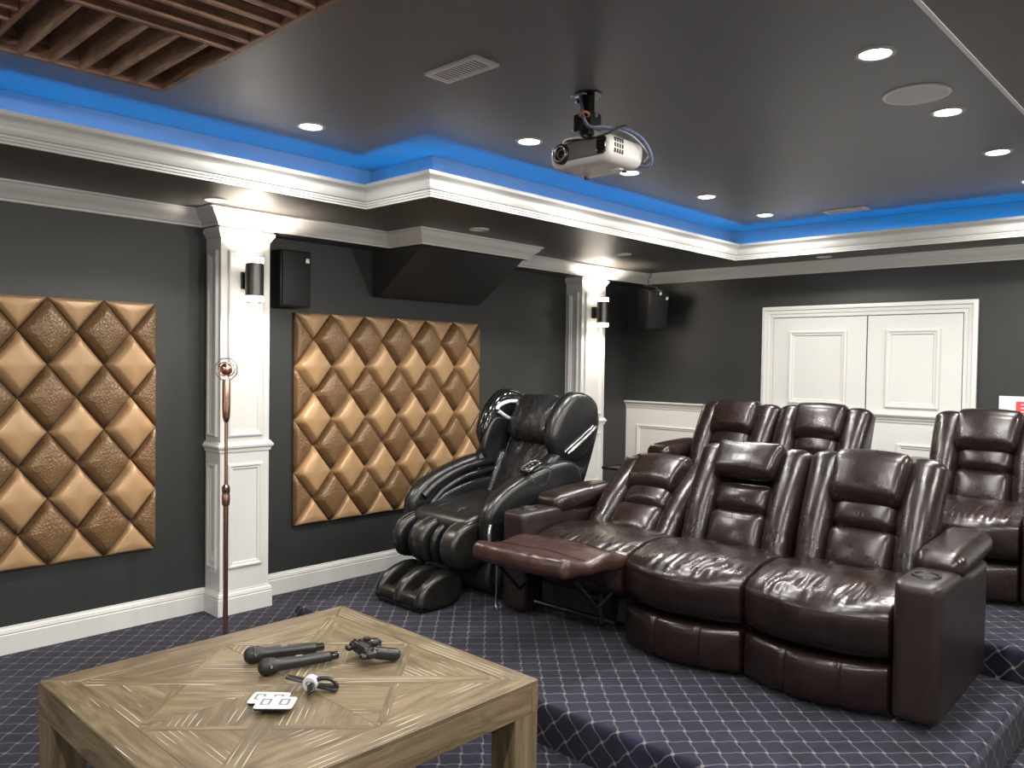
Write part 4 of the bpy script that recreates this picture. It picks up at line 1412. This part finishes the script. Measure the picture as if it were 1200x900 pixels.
# head wings
WING = [(-0.175, 0.41), (-0.215, 0.51), (-0.205, 0.65), (-0.13, 0.775), (0.02, 0.83), (0.13, 0.80), (0.19, 0.67), (0.17, 0.50), (0.10, 0.39), (-0.05, 0.35)]
for s in (-1, 1):
    xi, xo = s * 0.235, s * 0.350
    wgl = obj('head_wing', slab_bm(WING, min(xi, xo), max(xi, xo), r=0.055, steps=6, bulge=0.012), BL if s > 0 else 'black_gloss', bk, smooth=50)
    # silver inlay slot
    if s > 0:
        for k, wd in ((0, 0.011), (1, 0.005)):
            path = [(xo + 0.006, 0.135 - k * 0.03, 0.665 - k * 0.005), (xo + 0.013, 0.06 - k * 0.03, 0.56), (xo + 0.012, -0.01 - k * 0.03, 0.46), (xo + 0.004, -0.045 - k * 0.028, 0.405)]
            obj('silver_inlay', tube_bm(catmull(path, 5, False), [wd * (0.35 + 0.65 * math.sin(PI * (j + 2) / 20)) for j in range(16)], 8), 'silver', wgl, smooth=60, label='silver inlay stripe')
        pth = [(xi + 0.02, -0.205, 0.47), (xi + 0.015, -0.20, 0.56), (xi + 0.02, -0.17, 0.60), (xi + 0.03, -0.16, 0.50), (xi + 0.02, -0.205, 0.47)]
        obj('speaker_slot', tube_bm(catmull(pth[:-1], 5), 0.006, 6), 'black_gloss', wgl, smooth=60)
    else:
        # pale trim on the inner face of the far wing
        pth = [(xi + 0.008, -0.165, 0.615), (xi + 0.008, -0.10, 0.700), (xi + 0.010, 0.02, 0.745), (xi + 0.010, 0.04, 0.66), (xi + 0.010, 0.03, 0.615)]
        obj('pale_trim', tube_bm(catmull(pth, 6), 0.013, 8), 'white_plastic', wgl, smooth=60, label='pale grey trim of the head wing')
        obj('airbag_panel', slab_bm([(-0.17, 0.34), (-0.18, 0.52), (-0.11, 0.585), (0.05, 0.59), (0.06, 0.36), (-0.05, 0.28)], xi - 0.02, xi + 0.02, r=0.015), BL, wgl, smooth=50)
# shoulder blocks under the wings
for s in (-1, 1):
    obj('shoulder_block', slab_bm([(-0.13, 0.12), (-0.15, 0.28), (-0.09, 0.40), (0.06, 0.42), (0.16, 0.30), (0.15, 0.08), (0.0, 0.04)], min(s * 0.235, s * 0.335), max(s * 0.235, s * 0.335), r=0.04, steps=5), BL, bk, smooth=50)

# ------------------------------------------------------------------ microphone stand
ms = empty('microphone_stand', (0.653, 2.005, 0.0), label='rose gold floor stand holding a caged microphone before the column', cat='mic stand')
obj('base', lathe_bm([(0, 0), (0.105, 0), (0.11, 0.006), (0.105, 0.014), (0.03, 0.024), (0.018, 0.05), (0, 0.05)], 36), 'dark_metal', ms, smooth=40)
obj('lower_pole', tube_bm([(0, 0, 0.03), (0, 0, 0.80)], 0.013, 16), 'rose_gold', ms, smooth=60)
obj('clutch', lathe_bm([(0.013, 0.735), (0.019, 0.74), (0.021, 0.76), (0.021, 0.79), (0.018, 0.80), (0.021, 0.81), (0.021, 0.835), (0.012, 0.845)], 20), 'rose_gold', ms, smooth=40)
obj('upper_pole', tube_bm([(0, 0, 0.80), (0, 0, 1.20)], 0.0085, 14), 'rose_gold', ms, smooth=60)
obj('handle', lathe_bm([(0.008, 1.170), (0.013, 1.178), (0.019, 1.20), (0.021, 1.24), (0.021, 1.38), (0.018, 1.395), (0.0, 1.40)], 20), 'rose_gold', ms, smooth=40)
mh = lathe_bm([(0.0, -0.034), (0.020, -0.028), (0.030, -0.012), (0.030, 0.010), (0.022, 0.026), (0.0, 0.032)], 22)
obj('microphone_head', mh, 'rose_gold', ms, loc=(0, 0, 1.447), smooth=60)
# cage: an octagonal hoop facing the room plus cross wires
cz = 1.447
vx = Vector((0.72, 0.69, 0)).normalized()
hoop = [(vx.x * 0.060 * math.cos(t_), vx.y * 0.060 * math.cos(t_), cz + 0.060 * math.sin(t_)) for t_ in [2 * PI * k / 8 + PI / 8 for k in range(9)]]
obj('cage_hoop', tube_bm(hoop, 0.0035, 8), 'grey_metal', ms, smooth=60)
for k in range(8):
    t_ = 2 * PI * k / 8 + PI / 8
    obj('cage_spoke', tube_bm([(vx.x * 0.028 * math.cos(t_), vx.y * 0.028 * math.cos(t_), cz + 0.028 * math.sin(t_)), (vx.x * 0.060 * math.cos(t_), vx.y * 0.060 * math.cos(t_), cz + 0.060 * math.sin(t_))], 0.0018, 6), 'grey_metal', ms, smooth=60)
vn = Vector((0.69, -0.72, 0))
for s in (-1, 1):
    hp_ = [(vx.x * 0.036 * math.cos(t_) + s * vn.x * 0.022, vx.y * 0.036 * math.cos(t_) + s * vn.y * 0.022, cz + 0.036 * math.sin(t_)) for t_ in [2 * PI * k / 20 for k in range(21)]]
    obj('head_ring', tube_bm(hp_, 0.003, 8), 'rose_gold', ms, smooth=60)

# ------------------------------------------------------------------ parquet coffee table
TX0, TX1, TY0, TY1, TZ = 1.800, 2.895, 0.800, 1.938, 0.478
tb = empty('coffee_table', ((TX0 + TX1) / 2, (TY0 + TY1) / 2, 0), label='square weathered wood coffee table with inlaid parquet top', cat='coffee table')
HX, HY = (TX1 - TX0) / 2, (TY1 - TY0) / 2
AP = 0.105


def plate(name, poly, z0, z1, ang, mat='table_wood', gap=0.0012, parent=None, bev=0.0012):
    """flat piece of wood with outline poly; its grain runs along direction ang"""
    n = len(poly)
    c = Vector((sum(p[0] for p in poly) / n, sum(p[1] for p in poly) / n))
    R_ = Matrix.Rotation(-ang, 2)
    pts = []
    for p in poly:
        v = Vector(p) - c
        v = v * (1 - gap / max(v.length, 0.01))
        pts.append(R_ @ v)
    bm = bmesh.new()
    lo = [bm.verts.new((p.x, p.y, 0)) for p in pts]
    hi = [bm.verts.new((p.x, p.y, z1 - z0)) for p in pts]
    bm.faces.new(lo[::-1])
    top = bm.faces.new(hi)
    for i in range(n):
        bm.faces.new((lo[i], lo[(i + 1) % n], hi[(i + 1) % n], hi[i]))
    bmesh.ops.recalc_face_normals(bm, faces=bm.faces[:])
    if bev:
        bmesh.ops.bevel(bm, geom=list(top.edges), offset=bev, segments=1, affect='EDGES')
    return obj(name, bm, mat, parent or tb, loc=(c.x, c.y, z0), rot=(0, 0, ang))


# core under the inlay
obj('core_board', box_bm(-HX + 0.012, HX - 0.012, -HY + 0.012, HY - 0.012, TZ - AP + 0.02, TZ - 0.016), 'table_wood', tb)
bw = 0.088
o_, i_ = [(-HX, -HY), (HX, -HY), (HX, HY), (-HX, HY)], [(-HX + bw, -HY + bw), (HX - bw, -HY + bw), (HX - bw, HY - bw), (-HX + bw, HY - bw)]
for k in range(4):
    k2 = (k + 1) % 4
    plate('border_plank', [o_[k], o_[k2], i_[k2], i_[k]], TZ - 0.015, TZ, 0 if k % 2 == 0 else PI / 2, bev=0.003)
for k in range(4):
    if k % 2 == 0:
        y = -HY if k == 0 else HY - 0.03
        obj('apron', box_bm(-HX, HX, 0, 0.03, 0, AP - 0.016, 0.002), 'table_wood_plain', tb, loc=(0, y, TZ - AP))
    else:
        x = HX if k == 1 else -HX + 0.03
        obj('apron', box_bm(-HY + 0.031, HY - 0.031, 0, 0.03, 0, AP - 0.016, 0.002), 'table_wood_plain', tb, loc=(x, 0, TZ - AP), rot=(0, 0, PI / 2))
LG = 0.105
for sx in (-1, 1):
    for sy in (-1, 1):
        obj('leg', box_bm(0, TZ - AP - 0.0005, -LG / 2, LG / 2, -LG / 2, LG / 2, 0.002), 'table_wood_plain', tb, loc=(sx * (HX - LG / 2 - 0.001), sy * (HY - LG / 2 - 0.001), 0), rot=(0, -PI / 2, 0))
# inlay: diagonals, inner diamond, triangles between
ix, iy = HX - bw, HY - bw
sw_ = 0.030   # half width of the cross strips
corners = [Vector((-ix, -iy)), Vector((ix, -iy)), Vector((ix, iy)), Vector((-ix, iy))]
mids = [(corners[k] + corners[(k + 1) % 4]) / 2 for k in range(4)]
O2 = Vector((0, 0))
zi0, zi1 = TZ - 0.015, TZ - 0.0008
rng = random.Random(5)


def strip(a, b, half, name='inlay_strip'):
    d = (b - a).normalized()
    nn = Vector((-d.y, d.x)) * half
    plate(name, [a - nn, b - nn, b + nn, a + nn], zi0, zi1 + 0.0006, math.atan2(d.y, d.x))


for k in range(4):
    d = corners[k].normalized()
    strip(O2 + d * sw_ * 1.05 if k > 1 else O2 - d * 0.0 + d * sw_ * 1.05, corners[k] - d * 0.03, sw_)
plate('inlay_centre', [(-sw_ * 1.4, 0), (0, -sw_ * 1.4), (sw_ * 1.4, 0), (0, sw_ * 1.4)], zi0, zi1, 0)
for k in range(4):
    a, b = mids[k], mids[(k + 1) % 4]
    m_ = (a + b) / 2
    d = (b - a).normalized()
    strip(a + d * 0.028, m_ - d * sw_ * 1.02, 0.013)
    strip(m_ + d * sw_ * 1.02, b - d * 0.028, 0.013)
for k in range(4):
    A, Bc, M = corners[k], corners[(k + 1) % 4], mids[k]
    qa, qb = A / 2, Bc / 2        # where the diamond crosses the diagonals
    # two outer triangles either side of the edge's midpoint, split into strakes running along the edge
    ea = 0.0 if k % 2 == 0 else PI / 2
    plate('inlay_panel', [A, M, qa], zi0, zi1 - 0.0010, ea + 0.0)
    plate('inlay_panel', [M, Bc, qb], zi0, zi1 - 0.0012, ea + 0.0)
    plate('inlay_panel', [qa, M, O2], zi0, zi1 - 0.0010, math.atan2((M - qa).y, (M - qa).x) + PI / 2)
    plate('inlay_panel', [M, qb, O2], zi0, zi1 - 0.0012, math.atan2((M - qb).y, (M - qb).x) + PI / 2)

# ------------------------------------------------------------------ things on the table


def microphone(p0, p1, label):
    p0, p1 = Vector(p0), Vector(p1)
    e = empty('microphone', (p0.x, p0.y, TZ + 0.0285), math.atan2(p1.y - p0.y, p1.x - p0.x), label=label, cat='microphone', group='wireless microphones on the table')
    e.rotation_euler = (0, math.radians(1.6), e.rotation_euler.z)
    e.scale = (1.06, 1.12, 1.12)
    gr = obj('grille', lathe_bm([(0.0, 0.0), (0.012, 0.002), (0.020, 0.008), (0.0242, 0.018), (0.0242, 0.040), (0.0225, 0.050), (0.021, 0.054)], 24, 'X'), 'black_matte', e, smooth=60)
    obj('grille_band', lathe_bm([(0.0245, 0.026), (0.0255, 0.027), (0.0255, 0.031), (0.0245, 0.032)], 24, 'X'), 'black_plastic', gr, smooth=60)
    obj('brand_mark', box_bm(0.030, 0.036, -0.0265, -0.0240, 0.002, 0.009, 0.0005), 'silver', gr)
    bd = obj('body', lathe_bm([(0.0205, 0.054), (0.0185, 0.062), (0.0175, 0.11), (0.0165, 0.20), (0.0150, 0.225), (0.0, 0.226)], 24, 'X'), 'black_plastic', e, smooth=50)
    obj('switch', box_bm(0.115, 0.135, -0.004, 0.004, 0.016, 0.0195, 0.001), 'grey_metal', bd)
    obj('end_cap', lathe_bm([(0.0152, 0.224), (0.0152, 0.228), (0.0125, 0.232), (0.0125, 0.250), (0.010, 0.254), (0.0, 0.254)], 20, 'X'), 'black_gloss', e, smooth=40)
    return e


microphone((2.118, 1.325), (2.205, 1.565), 'black wireless microphone lying further from the white cards')
microphone((2.250, 1.305), (2.310, 1.555), 'black wireless microphone lying nearest the white cards')

# game controller
gc = empty('game_controller', (2.372, 1.640, TZ + 0.007), math.radians(172), label='black game controller with two thumb sticks on the table', cat='game controller')
PL = 'black_plastic'
body = soft('body', (0, 0, 0.030), (0.120, 0.060, 0.038), PL, gc, r=(0.020, 0.016, 0.014), n=10)
for s in (-1, 1):
    soft('grip', (s * 0.058, -0.045, 0.022), (0.042, 0.100, 0.040), PL, gc, r=(0.017, 0.022, 0.016), n=10, rot=(math.radians(12), 0, s * math.radians(16)))
    soft('shoulder', (s * 0.050, 0.012, 0.032), (0.046, 0.046, 0.030), PL, gc, r=(0.018, 0.016, 0.013), n=8)
    obj('trigger', soft_bm(0.026, 0.024, 0.018, r=0.008, n=6), PL, gc, loc=(s * 0.052, 0.038, 0.028), smooth=180)
    st = obj('thumb_stick', lathe_bm([(0.006, 0.042), (0.006, 0.053), (0.0115, 0.054), (0.0125, 0.058), (0.0115, 0.061), (0.008, 0.060), (0.0, 0.059)], 18), 'black_matte', gc, loc=(s * 0.027, -0.016, 0), smooth=50)
    obj('stick_ring', lathe_bm([(0.0135, 0.045), (0.015, 0.0485), (0.017, 0.047), (0.017, 0.043)], 18), 'dark_metal', gc, loc=(s * 0.027, -0.016, 0), smooth=50)
obj('touch_pad', box_bm(-0.026, 0.026, -0.004, 0.024, 0.043, 0.0495, 0.002), 'black_matte', gc)
for a_ in range(4):
    obj('button', lathe_bm([(0.005, 0.044), (0.005, 0.050), (0.0, 0.051)], 12), 'dark_metal', gc, loc=(0.052 + 0.012 * math.cos(a_ * PI / 2), 0.010 + 0.012 * math.sin(a_ * PI / 2), 0), smooth=40)
    obj('direction_key', box_bm(-0.004, 0.004, -0.004, 0.004, 0.044, 0.0495, 0.001), 'dark_metal', gc, loc=(-0.052 + 0.010 * math.cos(a_ * PI / 2), 0.010 + 0.010 * math.sin(a_ * PI / 2), 0))

# clamp
cl = empty('clip_holder', (2.462, 1.366, TZ), math.radians(38), label='grey and black spring clip lying beside the white cards', cat='clip')
bm = bmesh.new()
hub = lathe_bm([(0.013, -0.016), (0.021, -0.016), (0.024, -0.010), (0.024, 0.010), (0.021, 0.016), (0.013, 0.016), (0.013, -0.016)], 20, 'Y')
obj('grey_hub', hub, 'grey_plastic', cl, loc=(0, 0, 0.0245), smooth=50)
obj('handle', soft_bm(0.066, 0.030, 0.008, r=0.004, n=6), 'black_plastic', cl, loc=(-0.050, 0.006, 0.032), rot=(0, math.radians(14), 0.15), smooth=180)
obj('handle', soft_bm(0.052, 0.024, 0.008, r=0.004, n=6), 'black_plastic', cl, loc=(0.012, -0.036, 0.022), rot=(math.radians(30), math.radians(8), -1.2), smooth=180)
obj('jaw', tube_bm(catmull([(0.018, 0.0, 0.034), (0.040, 0.004, 0.040), (0.066, 0.006, 0.034), (0.080, 0.006, 0.018), (0.076, 0.006, 0.008)], 5, False), [0.007] * 21, 8), 'black_plastic', cl, smooth=60)
obj('jaw', soft_bm(0.066, 0.030, 0.010, r=0.0045, n=6), 'black_plastic', cl, loc=(0.052, 0.004, 0.012), rot=(0, math.radians(8), 0), smooth=180)

# two white cards with printed squares
for k, (x, y, lab) in enumerate(((2.440, 1.236, 'white printed card partly under the other white card'), (2.510, 1.216, 'white printed card lying on top of the other white card'))):
    e = empty('printed_card', (x, y, TZ + 0.0125 * k), math.radians(-48 + 3 * k), label=lab, cat='card', group='white printed cards on the table')
    obj('card', soft_bm(0.080, 0.112, 0.006, r=(0.010, 0.010, 0.0028), n=6), 'white_plastic', e, loc=(0, 0, 0.009), smooth=50)
    obj('dark_back', box_bm(-0.036, 0.036, -0.052, 0.052, 0.0, 0.0062, 0.001), 'black_plastic', e)
    for s in (-1, 1):
        obj('printed_square', frame_loop_bm(-0.020, 0.020, s * 0.027 - 0.015, s * 0.027 + 0.015, [(0, 0.0), (0, 0.0006), (0.007, 0.0006), (0.007, 0.0)], lambda u, v, o: (u, v, 0.0120 + o)), 'print_grey', e)
